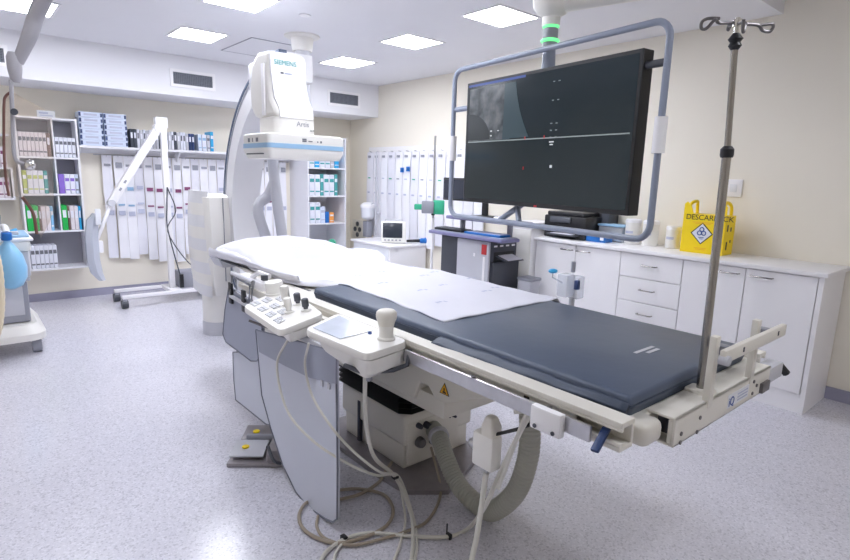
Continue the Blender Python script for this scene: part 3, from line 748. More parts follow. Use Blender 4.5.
# wall suction regulator
t = thing('suction_regulator', (XR, 6.3, .9), 'clear and white suction jar on wall rail beside the hanging pouches', 'regulator')
x = XR-.16; y = 6.34
MB().tube([(x+.03, y-.13, .62), (x+.03, y-.13, 1.75)], .012, 10).build('pole', M_lgrey, t)
MB().mm((x+.03, y-.14, .9), (XR-.02, y-.12, .93)).build('bracket', M_lgrey, t, smooth=False)
MB().lathe((x, y+.02, .83), [(.06, 0), (.09, .03), (.095, .14), (.10, .16)], 20).build('jar', M_coolw, t)
MB().lathe((x, y+.02, .99), [(.108, 0), (.108, .035), (.06, .07), (.02, .075)], 20).build('lid', M_white, t)
MB().tube([(x, y, 1.0), (x, y-.08, 1.05), (x+.02, y-.13, 1.02), (x+.02, y-.14, .7)], .008, 8, smooth=5).build('hose', M_lgrey, t)
MB().mm((x-.03, y-.02, .58), (x+.05, y+.1, .80), .01).build('meter_block', M_mgrey, t)
# IV stand with pump
t = thing('infusion_stand', (4.0, 4.62, 0), 'slim upright infusion stand carrying the green syringe pump behind the table', 'stand')
p = V((3.93, 4.49, 0))
MB().cyl(p+V((0, 0, .06)), p+V((0, 0, 1.0)), .014).build('lower_pole', M_white, t)
MB().cyl(p+V((0, 0, 1.0)), p+V((0, 0, 1.87)), .011).build('upper_pole', M_steel, t)
for k in range(5):
    a = 2*PI*k/5; q = p+V((.28*math.cos(a), .28*math.sin(a), .055))
    l = MB().tube([p+V((0, 0, .08)), q], [.016, .012], 8).build('leg', M_lgrey, t)
    MB().cyl(q+V((0, -.01, -.03)), q+V((0, .01, -.03)), .025).build('caster', M_black, l)
t = thing('syringe_pump', (3.98, 4.47, .86), 'mint green and grey syringe pump clamped on the infusion stand', 'pump')
Rz = Matrix.Rotation(math.radians(-41), 3, 'Z')
for nm, c, d, m in (('body', (-.06, -.05, .93), (.13, .1, .13), M_mgrey), ('green_case', (.06, -.02, .93), (.12, .12, .15), M_pgreen), ('plunger', (-.16, -.05, .93), (.09, .05, .06), M_pgreen), ('foot', (.0, -.04, .855), (.04, .05, .025), M_black)):
    MB().box(p+Rz@V((c[0], c[1], 0))+V((0, 0, c[2]+.19)), d, Rz, .01).build(nm, m, t)
MB().tube([p+Rz@V((.1, -.02, 1.07)), p+Rz@V((.14, -.06, .9)), p+Rz@V((.16, -.03, .5)), p+Rz@V((.1, .05, .2))], .005, 6, smooth=5).build('infusion_line', M_pink, t)
# ================================================================== PATIENT TABLE
TZ = .845                      # top of the table shell
t = thing('patient_table', (1.75, 2.1, 0), 'large white angiography patient table with steel side rail and foot-end beam', 'patient table')
TABLE = t
# floor plate
MB().prism([(1.42, 2.02, .001), (1.44, 1.78, .001), (1.60, 1.66, .001), (2.0, 1.82, .001), (2.04, 2.62, .001), (1.42, 2.62, .001)], (0, 0, .022)).build('floor_plate', M_plate, t, smooth=False)
# column: lower and upper housing
MB().mm((1.545, 1.93, .024), (1.98, 2.46, .15), .008).build('column_base', M_cream, t)
MB().mm((1.53, 1.91, .15), (1.995, 2.48, .315), .018, 3).build('column_housing', M_cream, t)
MB().mm((1.525, 2.29, .03), (1.546, 2.31, .26)).build('column_seam', M_slot, t, smooth=False)
# connector panel on the near face of the base
cp = MB().m(M_cream).box((1.72, 1.912, .16), (.34, .016, .22), None, .007)
cp.build('connector_panel', None, t)
for (x, z, r, m) in ((1.62, .16, .028, M_dsteel), (1.66, .24, .018, M_slot), (1.61, .25, .014, M_slot), (1.70, .14, .016, M_dsteel), (1.84, .24, .008, M_slot), (1.80, .25, .007, M_slot)):
    MB().lathe((x, 1.904, z), [(r, 0), (r, .012), (r*.8, .03), (r*.3, .032)], 14, (0, -1, 0)).build('connector', m, t)
# bellows
rings = []
n = 12
for k in range(n+1):
    z = .315+.17*k/n; g = .0 if k % 2 else .02
    x0, x1, y0, y1 = 1.505+g, 2.02-g, 1.885+g, 2.52-g; c = .045
    rings.append([(x0+c, y0, z), (x1-c, y0, z), (x1, y0+c, z), (x1, y1-c, z), (x1-c, y1, z), (x0+c, y1, z), (x0, y1-c, z), (x0, y0+c, z)])
MB().loft(rings).build('bellows', M_rubber, t, smooth=False)
# carriage under the top
pr = [(1.44, .98, TZ-.06), (1.44, 1.0, .765), (1.44, 1.16, .70), (1.44, 1.40, .60), (1.44, 1.535, .535), (1.44, 1.60, .535), (1.44, 1.64, .575), (1.44, 1.70, .575), (1.44, 1.74, .482), (1.44, 2.62, .482), (1.44, 2.70, .55), (1.44, 2.70, TZ-.06)]
MB().prism(pr, (.60, 0, 0)).build('carriage', M_cream, t, smooth=False, bev=.008)
MB().mm((1.46, 1.56, .45), (2.0, 2.55, .535), .004).build('carriage_neck', M_cream, t)
# table top shell
sec = lambda y, x0, x1, z0, z1: [(x0, y, z1), (x1, y, z1), (x1+.01, y, z1-.015), (x1-.05, y, z0), (x0+.05, y, z0), (x0-.01, y, z1-.015)]
MB().loft([sec(.644, 1.27, 2.10, TZ-.06, TZ), sec(1.2, 1.27, 2.14, TZ-.06, TZ), sec(3.0, 1.30, 2.10, TZ-.05, TZ), sec(3.5, 1.36, 2.04, TZ-.045, TZ), sec(3.9, 1.40, 2.0, TZ-.04, TZ)]).build('table_top', M_cream, t, bev=.006)
MB().mm((1.262, .60, .782), (1.355, .70, .847), .022, 4).build('corner_cap', M_cream, t)
# c-channels both sides
YC = .628
for (xo, xi, nm) in ((1.188, 1.250, 'near'), (2.160, 2.10, 'far')):
    d = .012 if xi > xo else -.012
    c = [(xi, .60, .865), (xo, .60, .865), (xo, .60, .850), (xo+d, .60, .850), (xo+d, .60, .852), (xi-d, .60, .852), (xi-d, .60, .798), (xo+d, .60, .798), (xo, .60, .798), (xo, .60, .785), (xi, .60, .785)]
    ch = MB()
    y1 = 3.05
    ch.mm((min(xo, xi), YC, .853), (max(xo, xi), y1, .868)).mm((min(xo, xi), YC, .79), (max(xo, xi), y1, .803)).mm((min(xi, xi-d), YC, .803), (max(xi, xi-d), y1, .853))
    ch.mm((min(xo, xo+d), YC, .843), (max(xo, xo+d), y1, .853)).mm((min(xo, xo+d), YC, .803), (max(xo, xo+d), y1, .813))
    ch.mm((min(xo+d*.4, xo+d*1.4), .765, .806), (max(xo+d*.4, xo+d*1.4), y1, .848))
    ch.build('side_channel', M_cream, t, smooth=False, bev=.002)
# accessory rail (steel) on the near side
ar = MB().mm((1.165, .70, .795), (1.175, 1.62, .84)).mm((1.175, .9, .80), (1.2, .93, .83)).mm((1.175, 1.4, .80), (1.2, 1.43, .83))
rail_ = ar.build('accessory_rail', M_steel, t, smooth=False, bev=.002)
for y in (1.48, 1.12, .83): MB().lathe((1.168, y, .84), [(.008, 0), (.008, .006)], 10).build('rail_bolt', M_dsteel, t)
MB().mm((1.15, 1.62, .795), (1.178, 2.9, .835), .003).build('rail_extension', M_cream, t)
# clamp block on the rail
MB().mm((1.142, .775, .778), (1.168, .875, .846), .006).build('rail_clamp', M_white, t)
b = MB()
for y in (.795, .855):
    for z in (.79,): b.lathe((1.1415, y, z), [(.006, 0), (.006, .003)], 10, (-1, 0, 0))
b.build('clamp_screws', M_dgrey, t)
# lever
MB().box((1.172, .672, .816), (.085, .022, .012), Matrix.Rotation(math.radians(-28), 3, 'Y') @ Matrix.Rotation(.15, 3, 'Z'), .004).build('release_lever', M_dblue, t)
# cross bar hanging below with pendant bracket
MB().tube([(1.30, .86, .79), (1.25, 1.0, .69), (1.25, 1.10, .63)], .006, 8).build('pendant_rod', M_black, t)
# foot-end beam
bx0, bx1, by0, by1, bz0, bz1 = 1.362, 2.05, .575, .66, .770, .852
fb_ = MB().mm((bx0, by0, bz0), (bx1, by0+.008, bz1)).mm((bx0, by0, bz1-.008), (bx1, by1, bz1)).mm((bx0, by0, bz0), (bx1, by1, bz0+.008)).mm((bx0+.04, by1-.008, bz0), (bx1, by1, bz1))
fb_.mm((bx0+.05, by0, bz0), (bx0+.058, by1, bz1)).mm((bx0, by0+.008, bz0+.008), (bx0+.006, by0+.02, bz1-.008))
BEAM = fb_.build('foot_beam', M_cream, t, smooth=False, bev=.003)
MB().mm((bx0+.046, by0+.012, bz0+.012), (bx0+.05, by1-.012, bz1-.012)).build('beam_socket', M_slot, BEAM, smooth=False)
b = MB()
for (x, z) in ((1.40, .775), (1.40, .80), (1.50, .775), (1.51, .815), (1.90, .83), (1.93, .81), (1.90, .79)):
    b.lathe((x, by0, z), [(.006, 0), (.006, .003), (.002, .004)], 10, (0, -1, 0))
b.build('beam_bolts', M_dsteel, BEAM)
MB().mm((1.965, by0-.01, .775), (2.03, by0+.001, .808)).build('latch', M_dsteel, BEAM, smooth=False)
MB().mm((1.70, by0-.0015, .79), (1.86, by0, .832)).build('maker_plate', M_coolw, BEAM, smooth=False)
text('iQ', .04, (1.705, by0-.002, .795), (1, 0, 0), (0, 0, 1), M_blueink, BEAM)
b = MB()
for k in range(3): b.box((1.81, by0-.002, .80+k*.010), (.08, .001, .004))
b.build('maker_print', M_print, BEAM, smooth=False)
# uprights and grab bar
for x in (1.562, 1.87):
    u_ = MB().mm((x-.014, by0-.004, bz1-.02), (x+.014, by0+.016, 1.04), .003).build('upright', M_cream, t)
    MB().mm((x+.010, by0-.022, .985), (x+.045, by0+.012, 1.012), .004).build('bar_bracket', M_mgrey, u_)
gb = MB().mm((1.53, by0-.038, .975), (2.01, by0-.021, 1.013), .004).build('grab_bar', M_cream, t)
MB().cyl((1.538, by0-.046, .985), (1.538, by0-.02, .985), .014).build('bar_knob', M_lgrey, gb)
b = MB()
for x in (1.65, 1.93): b.mm((x, by0-.0395, .988), (x+.008, by0-.038, 1.002))
b.build('bar_slot', M_slot, gb, smooth=False)
# bracket stub at the far end
MB().mm((2.05, by0+.0, .785), (2.18, by0+.05, .84), .004).build('side_stub', M_lgrey, t)
MB().tube([(2.18, by0+.025, .815), (2.21, by0+.02, .815), (2.23, by0, .785)], .014, 8).build('stub_knob', M_black, t)
# warning triangle on the carriage
pp = onx(443, 390, 1.43); s_ = .048; WX = 1.4385
wt_ = MB().m(M_ink).prism([(WX, pp.y+s_*.62, pp.z-s_*.45), (WX, pp.y-s_*.62, pp.z-s_*.45), (WX, pp.y, pp.z+s_*.62)], (-.001, 0, 0))
wt_.m(M_warn).prism([(WX-.0013, pp.y+s_*.5, pp.z-s_*.38), (WX-.0013, pp.y-s_*.5, pp.z-s_*.38), (WX-.0013, pp.y, pp.z+s_*.5)], (-.001, 0, 0))
wt_.m(M_ink).box((WX-.0027, pp.y, pp.z-.003), (.001, .006, .02)); wt_.box((WX-.0027, pp.y-.002, pp.z-.012), (.001, .02, .006))
wt_.build('warning_label', None, t, smooth=False)
# head-end support under the shell
MB().prism([(1.34, 3.78, .845), (1.34, 3.98, .845), (1.38, 3.98, .775), (1.38, 3.80, .775)], (.6, 0, 0)).build('head_end_cap', M_lgrey, t, smooth=False)
MB().mm((1.345, 2.5, .835), (1.36, 3.75, .846)).build('edge_gasket', M_dgrey, t, smooth=False)

# ---- mattress
def matt(u, v):
    x = 1.285+.745*u; y = .655+1.68*v
    return x, y
t = thing('mattress', (1.66, 1.5, TZ), 'dark slate blue vinyl mattress on the patient table, bare at the foot end', 'mattress')
prof = [(-.004, .0), (.0, .012), (.003, .026), (.0, .044), (.014, .055), (.03, .056)]
x0, x1, y0, y1 = 1.285, 2.055, .662, 2.335
rings = []
def rrect(x0, x1, y0, y1, r, z, n=5):
    pts = []
    for (cx, cy, a0) in ((x1-r, y1-r, 0), (x0+r, y1-r, 90), (x0+r, y0+r, 180), (x1-r, y0+r, 270)):
        for k in range(n+1):
            a = math.radians(a0+90*k/n); pts.append((cx+r*math.cos(a), cy+r*math.sin(a), z))
    return pts
for (o_, z) in ((.003, .001), (.0, .012), (-.003, .024), (.001, .03), (-.003, .034), (.0, .048), (.005, .054), (.012, .056)):
    rings.append(rrect(x0+o_, x1-o_, y0+o_, y1-o_, .014, TZ+z))
MB().loft(rings).build('cushion', M_matt, t)
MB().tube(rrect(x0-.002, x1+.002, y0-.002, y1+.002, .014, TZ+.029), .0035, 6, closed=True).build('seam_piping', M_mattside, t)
# rolled flap on the near side of the mattress
def flap(u, v):
    y = 1.40-.735*u
    wd = .048-.030*u
    return V((1.284-wd*v-.002*math.sin(u*17), y, TZ+.036-.012*v-.006*v*v+.002*math.sin(u*23+v)))
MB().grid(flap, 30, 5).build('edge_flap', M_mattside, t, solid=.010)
wl = MB()
q0, q1 = onz(632, 352, .9015), onz(663, 349, .9015)
cx_, cy_ = (q0.x+q1.x)/2, (q0.y+q1.y)/2
for (dx, dy, L_) in ((0, .012, .12), (.012, -.012, .075)): wl.box((cx_+dx, cy_+dy, .9016), (L_, .013, .0008))
wl.build('woven_label', M_lgrey, t, smooth=False)

# ---- white drape over the head two thirds
def hump(x, y):
    a = max(0, 1-((y-3.56)/.42)**2); bb = max(0, 1-((x-1.70)/.41)**2)
    return .10*(a**.8)*(bb**.8)
def sheet(u, v):
    y = 1.49+2.46*v
    xn = 1.375+.06*math.sin(min(1, max(0, (y-1.49)/.8))*PI*.5)*(1 if y < 2.3 else max(0, 1-(y-2.3)/.5))
    if y > 2.35: xn -= .05*min(1, (y-2.35)/.3)
    arm = max(0, 1-((y-3.22)/.32)**2)
    xf_ = 2.155+.02*math.sin(y*3)+.13*arm-(.10*min(1, max(0, y-3.3)/.25))
    x = xn+(xf_-xn)*u + .004*math.sin(y*31+u*4)
    z = .9035+hump(x, y)+.0025*math.sin(x*19+y*7)*math.sin(y*13)+.0015*math.sin(x*41-y*23)
    z += .038*arm*max(0, min(1, (u-.72)/.12))
    if y > 2.38: z -= .02*min(1, (y-2.38)/.25)*(1 if hump(x, y) < .01 else 1-min(1, hump(x, y)/.05))
    if v > .96: z -= (v-.96)/.04*.05
    if u > .95: z -= (u-.95)/.05*.04
    if u < .05 and y > 2.35: z -= (.05-u)/.05*.03
    return V((x, y, z))
t = thing('drape_sheet', (1.75, 2.7, .9), 'white printed drape sheet spread over mattress and pillow on patient table', 'sheet')
sh = MB(); sh.grid(sheet, 40, 110)
sh.build('cloth', M_sheet, t, solid=.003)
pm = MB(); k = 0
for v in (.10, .2, .3, .42, .54, .72):
    for u in (.25, .6, .85):
        c = sheet(u+(.1 if k % 2 else 0), v+.02*(k % 3)); k += 1
        for (dx, dy) in ((-.022, 0), (0, .006), (.022, -.004)):
            def f(a, b_, c=c, dx=dx, dy=dy): return sheet_at(c.x+dx+.015*(a-.5), c.y+dy+.022*(b_-.5))
            def sheet_at(x, y):
                return V((x, y, c.z+.0028))
            pm.grid(f, 1, 1)
pm.build('printed_logo', M_print, t, smooth=False)
# folded drape lying over near edge at the head end
def fold(u, v):
    y = 2.62+1.28*u
    drop = v
    top = sheet(.02, min(1, (y-1.49)/2.46))
    x = top.x+.06-.085*min(1, v*1.6)-.004*math.sin(u*9)
    z = (.905 if v > .5 else top.z)+.005+.016*max(0, 1-((u-.75)/.3)**2)*(1-v) - max(0, v-.55)*(.05+.06*u)
    return V((x, y, z))
o = MB().grid(fold, 40, 12).build('drape_flap', M_sheet, t, solid=.004)
o = MB()
# ---- pillow end sheet spilling at head
def spill(u, v):
    x = 1.38+.70*u; s = v
    y = 3.93+.05*math.sin(min(1, s*1.3)*PI*.5)
    z = .90+.02*math.sin(u*PI)-.045*s+.005*math.sin(u*14)
    return V((x, y, z))
MB().grid(spill, 26, 8).build('hanging_end', M_sheet, t, solid=.004)

# ---- green item beyond the head
p = onz(334, 245, .93)
t = thing('tape_roll', p, 'small green roll lying on the drape beside the head hump', 'roll')
MB().lathe((p.x-.02, p.y, p.z+.012), [(.018, 0), (.03, 0), (.03, .04), (.018, .04)], 18, (.6, .8, 0)).build('roll_body', M_pgreen, t)

# ================================================================== CONSOLES ON THE TABLE RAIL
def slab(mb, pts, zt, zb_edge, drop):
    pass
t = thing('control_console', (1.05, 2.2, .8), 'white control box with grey knobs and joystick, first console at the head side of rail', 'console', 'table side consoles')
c1 = [onz(243, 306, .84), onz(286, 286, .88), onz(324, 314, .868), onz(280, 331, .842)]
def inset(poly, f, dz):
    c = sum(poly, V((0, 0, 0)))/len(poly); return [c+(p-c)*f+V((0, 0, dz)) for p in poly]
def rounded(poly, r, n=4):
    out = []; m = len(poly)
    for i in range(m):
        p = poly[i]; a = (poly[i-1]-p); b = (poly[(i+1) % m]-p)
        pa = p+a.normalized()*min(r, a.length*.45); pb = p+b.normalized()*min(r, b.length*.45)
        for k in range(n+1):
            s = k/n; out.append(pa*(1-s)**2+p*2*s*(1-s)+pb*s*s)
    return out
def console(poly, t, thick, under, lp=.04):
    P = rounded(poly, .035)
    c = sum(poly, V((0, 0, 0)))/4
    R = [inset(P, .985, 0.0), P and inset(P, 1.0, -.006), inset(P, 1.0, -thick), inset(P, .96, -thick-.006)]
    MB().loft(R).build('top_shell', M_plastic, t)
    Q = rounded(inset([poly[0].lerp(poly[1], .35), poly[1], poly[2], poly[3].lerp(poly[2], lp)], .985, -thick-.006), .03)
    MB().loft([Q, inset(Q, .97, -under*.7), inset(Q, .85, -under)]).build('underside', M_plastic, t)
    return c
console(c1, t, .024, .055, .22)
nrm = (c1[1]-c1[0]).cross(c1[2]-c1[1]).normalized()
if nrm.z < 0: nrm = -nrm
def on1(a, b, h=0): return (c1[3].lerp(c1[0], b)).lerp(c1[2].lerp(c1[1], b), a)+nrm*h    # a: towards the table, b: along the rail
# keypads
for (a, b_) in ((.2, .9), (.2, .68), (.2, .46), (.2, .24), (.42, .85), (.42, .62), (.42, .40), (.65, .72)):
    k = MB(); cc = on1(a, b_, .001)
    ex = (c1[1]-c1[0]).normalized(); ey = (c1[0]-c1[3]).normalized()
    for i in range(2):
        for j in range(3):
            q = cc+ex*(i-.5)*.026+ey*(j-1)*.024
            k.prism([q-ex*.01-ey*.009, q+ex*.01-ey*.009, q+ex*.01+ey*.009, q-ex*.01+ey*.009], nrm*.004)
    k.build('keypad', M_keys, t, smooth=False)
jb = on1(.68, .93)
MB().lathe(jb, [(.048, 0), (.048, .008), (.044, .01), (.044, .05), (.041, .062), (.028, .065)], 24, nrm).build('rotary_drum', M_plastic, t)
def knob(a, b_, prof, m, nm='knob'):
    o = MB().lathe(on1(a, b_), [(.024, 0), (.022, .006), (.012, .008)], 18, nrm).build(nm, M_plastic, t)
    MB().lathe(on1(a, b_), prof, 18, nrm).build('cap', m, o)
knob(.62, .52, [(.013, .006), (.014, .02), (.02, .03), (.02, .085), (.017, .09), (.004, .091)], M_plastic, 'joystick')
knob(.5, .33, [(.012, .006), (.012, .02), (.017, .03), (.017, .06), (.015, .064)], M_plastic, 'joystick')
knob(.80, .42, [(.010, .006), (.010, .016), (.015, .018), (.015, .05), (.012, .053)], M_dgrey)
knob(.80, .22, [(.010, .006), (.010, .016), (.015, .018), (.015, .05), (.012, .053)], M_dgrey)
b = MB().tube([(.93, 2.28, .80), (.98, 2.25, .775), (1.03, 2.05, .77), (1.10, 1.98, .79)], .006, 6).build('wire_guard', M_dsteel, t)
MB().mm((1.125, 2.0, .785), (1.19, 2.44, .82), .004).build('rail_clamp', M_lgrey, t)
# second console with touch screen
t = thing('control_console', (1.1, 1.72, .8), 'white console with pale touch screen and large mushroom joystick on table rail', 'console', 'table side consoles')
c2 = [onz(304, 329, .858), onz(338, 313, .875), onz(409, 341, .868), onz(367, 355, .855)]
console(c2, t, .024, .075)
def on2(a, b_, h=0):
    n = (c2[1]-c2[0]).cross(c2[2]-c2[1]).normalized()
    if n.z < 0: n = -n
    return (c2[3].lerp(c2[0], b_)).lerp(c2[2].lerp(c2[1], b_), a)+n*h
MB().loft([[on2(.14, .48, .001), on2(.86, .40, .001), on2(.9, .93, .001), on2(.14, .93, .001)], [on2(.14, .48, .003), on2(.86, .40, .003), on2(.9, .93, .003), on2(.14, .93, .003)]]).build('touch_screen', M_touch, t, smooth=False)
jp = on2(.76, .17)
j = MB().lathe(jp, [(.033, 0), (.032, .007), (.026, .01), (.026, .042), (.029, .052)], 24).build('joystick', M_plastic, t)
MB().lathe(jp, [(.026, .042), (.031, .062), (.037, .078), (.0385, .09), (.037, .1), (.029, .108), (.010, .113)], 24).build('mushroom_cap', M_cream, j)
MB().lathe(on2(.72, .37), [(.008, 0), (.006, .006), (.002, .007)], 12).build('led_button', M_blueink, t)
MB().mm((1.125, 1.50, .785), (1.19, 1.95, .84), .004).build('rail_clamp', M_lgrey, t)
MB().tube([(1.0, 1.60, .775), (1.03, 1.52, .765), (1.12, 1.47, .77), (1.16, 1.44, .79), (1.18, 1.45, .84)], .009, 8).build('gasket', M_dgrey, t)
MB().tube([on2(.35, .2, -.09), on2(.35, .2, -.14)], .012, 10).build('cable_gland', M_mgrey, t)

# ================================================================== LEAD CURTAINS
def pix(poly, x): return [onx(px, py, x) for px, py in poly]
X1 = 1.051
t = thing('lead_curtain', (X1, 2.1, .4), 'tall curved pale lead curtain with grey top band hanging nearest under the consoles', 'lead curtain', 'lead curtains')
full = pix([(256, 330), (336, 352), (337.5, 470), (337, 519), (333, 522), (326, 519), (309, 508), (296, 492), (283, 465), (271, 428), (262, 395)], X1)
band = pix([(256, 330), (336, 352), (336, 384), (310, 378), (285, 366), (259, 352)], X1-.004)
MB().prism(full, (.012, 0, 0)).build('curtain_sheet', M_lead, t, smooth=False)
MB().prism(band, (.004, 0, 0)).build('top_band', M_leadg, t, smooth=False)
MB().tube(full, .0045, 6, closed=True).build('edge_binding', M_edge, t)
b = MB()
for (px, py) in ((322, 383), (329, 386)): q = onx(px, py, X1-.004); b.mm(q-V((.003, .008, .012)), q+V((.001, .008, .012)))
b.build('press_studs', M_steel, t, smooth=False)
MB().mm((X1, 1.85, .75), (X1+.016, 2.45, .775), .003).build('hanger_bar', M_lgrey, t)
MB().mm((X1+.012, 2.0, .752), (1.16, 2.03, .772), .003).build('hanger_arm', M_lgrey, t)
X2 = 1.12
t = thing('lead_curtain', (X2, 2.7, .4), 'grey lead panel with black buckles over a pale flap, hung behind the tall curtain', 'lead curtain', 'lead curtains')
low = pix([(233, 352), (275, 352), (275, 426), (266, 424), (236, 400), (234, 380)], X2+.03)
MB().prism(low, (.012, 0, 0)).build('lower_flap', M_lead, t, smooth=False)
MB().tube(low, .004, 6, closed=True).build('flap_binding', M_edge, t)
up = pix([(229, 286), (250, 300), (262, 318), (262, 352), (257, 361), (251, 361), (226, 342), (223, 334), (225, 310)], X2)
MB().prism(up, (.014, 0, 0)).build('upper_panel', M_leadg, t, smooth=False)
MB().tube(up, .004, 6, closed=True).build('panel_binding', M_edge, t)
for (px, py) in ((231, 293), (244, 301)):
    q = onx(px, py, X2-.008)
    MB().mm(q-V((.008, .022, .06)), q+V((.006, .022, .06)), .004).build('buckle', M_black, t)
fr = pix([(232, 273), (253, 282), (251, 308), (231, 296)], X2-.01)
MB().tube(fr, .012, 8, closed=True).build('clamp_frame', M_lgrey, t)
MB().tube(pix([(236, 278), (250, 285), (249, 300), (236, 292)], X2-.006), .006, 6, closed=True).build('frame_insert', M_mgrey, t)
q = onx(246, 282, X2)
MB().tube([q, (1.2, q.y, .83)], .012, 8).build('hanger_arm', M_lgrey, t)
q = onx(258, 283, 1.19)
t = thing('rail_clamp', q, 'white double-armed clamp on the rail left of the first console', 'clamp')
MB().mm(q+V((-.03, -.12, -.03)), q+V((.02, .10, .02)), .008).build('clamp_body', M_white, t)
MB().tube([q+V((0, .08, .02)), q+V((.0, -.02, .06)), q+V((.02, -.10, .05))], .014, 8).build('arm', M_white, t)
MB().mm(q+V((-.02, -.11, .03)), q+V((.01, -.08, .06)), .004).build('knob', M_dgrey, t)

# ================================================================== FOOT PEDAL
t = thing('foot_pedal', (1.03, 2.6, 0), 'grey metal foot switch with yellow dots on the floor behind the curtain', 'foot pedal')
R = Matrix.Rotation(math.radians(-38), 3, 'Z'); c = V((1.105, 2.55, 0))
def pb(mb, ctr, d, bev=0, rx=0): return mb.box(c+R@V(ctr), d, R@Matrix.Rotation(rx, 3, 'X'), bev)
pb(MB(), (0, 0, .012), (.30, .34, .022), .006).build('base', M_plate, t)
for k, (dx, dy) in enumerate(((-.06, -.07), (-.05, .1))):
    o = pb(MB(), (dx, dy, .052), (.17, .14, .012), .004, .12).build('pedal', M_lgrey if k == 0 else M_plate, t)
    MB().lathe(c+R@V((dx-.02, dy, .0585)), [(.018, 0), (.018, .006)], 14).build('yellow_dot', M_yel, o)
pb(MB(), (.08, -.0, .055), (.07, .32, .07), .01).build('housing', M_plate, t)
pb(MB(), (.0, .02, .06), (.2, .02, .05), .004).build('ridge', M_mgrey, t)
MB().tube([c+R@V((.05, -.14, .1)), c+R@V((.09, -.2, .06)), c+R@V((.12, -.18, .03))], .009, 8, smooth=4).build('carry_loop', M_dgrey, t)

# ================================================================== IV POLE ON THE FOOT BEAM
base = V((1.608, .622, .852))
d = ray(735, 45); top = CAM+d*((base.y)/d.y)
t = thing('drip_pole', base, 'tall chrome drip pole with four hooks rising from foot end of patient table', 'pole')
ax = (top-base).normalized(); L = (top-base).length
dd = ray(727, 153); mid = CAM+dd*(base.y/dd.y)
MB().cyl(base-ax*.05, mid, .0115).build('lower_pole', M_pole, t)
MB().cyl(mid, top, .008).build('upper_pole', M_pole, t)
MB().lathe(mid-ax*.012, [(.015, 0), (.017, .006), (.017, .022), (.010, .03)], 18, ax).build('collar', M_black, t)
MB().lathe(top-ax*.002, [(.009, -.01), (.016, 0), (.012, .008), (.018, .016), (.012, .024), (.008, .03)], 18, ax).build('head_collar', M_black, t)
hc = top+ax*.052
MB().cyl(top+ax*.02, hc+ax*.012, .006).lathe(hc-ax*.008, [(.011, 0), (.011, .016)], 14, ax).build('hub', M_chrome, t)
rr_ = _r.normalized(); uu = ax; ff = V((_f.x, _f.y, 0)).normalized()
pxm = (top-CAM).dot(_f)/FPX
def hp(dx, dy, dz=0): return hc+rr_*dx*pxm+uu*dy*pxm+ff*dz
hk = [[(0, 0, 0), (-18, 0, 0), (-24, 2, -.01), (-30, -5, 0), (-35, -5, 0), (-35, 1, 0), (-29, 4, 0), (-18, 4, 0)],
      [(0, -1, 0), (20, -2, 0), (26, -7, 0), (33, -8, 0), (36, -4, 0), (34, -1, 0), (24, -2, 0)],
      [(0, 0, 0), (6, 4, .06), (10, 6, .09), (12, 3, .1), (15, 10, .1)],
      [(0, -1, 0), (-5, -6, -.06), (-10, -16, -.08), (-12, -12, -.085), (-13, -6, -.09)]]
for h in hk: MB().tube([hp(*q) for q in h], .004, 8, smooth=5).build('hook', M_dsteel, t)
MB().mm(base+V((-.03, -.035, -.03)), base+V((.03, .035, .012)), .006).build('pole_clamp', M_cream, t)

# ================================================================== CLEAR CANISTER SET ON FAR RAIL
q = V((2.2, 1.50, .9))
t = thing('suction_canister', q, 'clear plastic bottle pair with cyan cap clamped at the far side of the table', 'canister')
def at_y(px, py, y): return ony(px, py, y)
c0 = ony(566, 285, 1.52); c1_ = ony(576, 287, 1.50)
MB().mm(c0-V((.035, .03, .055)), c0+V((.03, .03, .055)), .008).build('bottle', M_clear, t)
MB().mm(c1_-V((.03, .03, .055)), c1_+V((.03, .03, .055)), .008).build('bottle', M_clear, t)
q = ony(573, 272, 1.51); MB().cyl(q, q+V((0, 0, .05)), .011).build('neck', M_mgrey, t)
q = ony(577, 285, 1.46); MB().mm(q-V((.012, .01, .022)), q+V((.012, .01, .022)), .003).build('valve', M_dblue, t)
q = ony(572, 298, 1.51); MB().cyl(V((q.x, q.y, TZ-.02)), q+V((0, 0, .06)), .014).build('stem', M_lgrey, t)
q = ony(553, 271, 1.52); MB().ell(q, (.025, .02, .011)).build('cap', M_cyan, t)
MB().tube([q-V((0, 0, .01)), q+V((.0, 0, -.03)), c0], .004, 6).build('tube', M_clear, t)

# ================================================================== PENDANT, HOSES, CABLES
q = onx(485, 440, 1.25)
t = thing('hand_switch_holder', q, 'cream plastic hand switch holder with hanging cord under the table edge', 'holder')
MB().mm((1.225, q.y-.055, q.z-.09), (1.275, q.y+.035, q.z+.03), .008).build('pocket', M_plastic, t)
MB().loft([[(1.228, q.y-.05, q.z+.02), (1.272, q.y-.05, q.z+.02), (1.272, q.y+.0, q.z+.02), (1.228, q.y+.0, q.z+.02)],
           [(1.226, q.y-.052, q.z+.06), (1.274, q.y-.052, q.z+.06), (1.274, q.y+.0, q.z+.06), (1.226, q.y+.0, q.z+.06)],
           [(1.235, q.y-.04, q.z+.095), (1.265, q.y-.04, q.z+.095), (1.265, q.y-.01, q.z+.095), (1.235, q.y-.01, q.z+.095)]]).build('hand_switch', M_cream, t, bev=.006)
MB().lathe((1.25, q.y+.035, q.z-.03), [(.018, 0), (.02, .012), (.012, .03)], 14, (0, 1, 0)).build('knob', M_steel, t)
MB().mm((1.245, q.y-.02, q.z-.12), (1.255, q.y-.01, q.z-.09)).build('clip', M_steel, t, smooth=False)
cd = MB().tube([V((1.25, q.y-.015, q.z-.11)), onx(485, 480, 1.25), onx(481, 510, 1.24), onx(476, 540, 1.22), onx(472, 558, 1.2), onx(468, 585, 1.18)], .0095, 10, smooth=5)
cd.build('cord', M_cable, t)

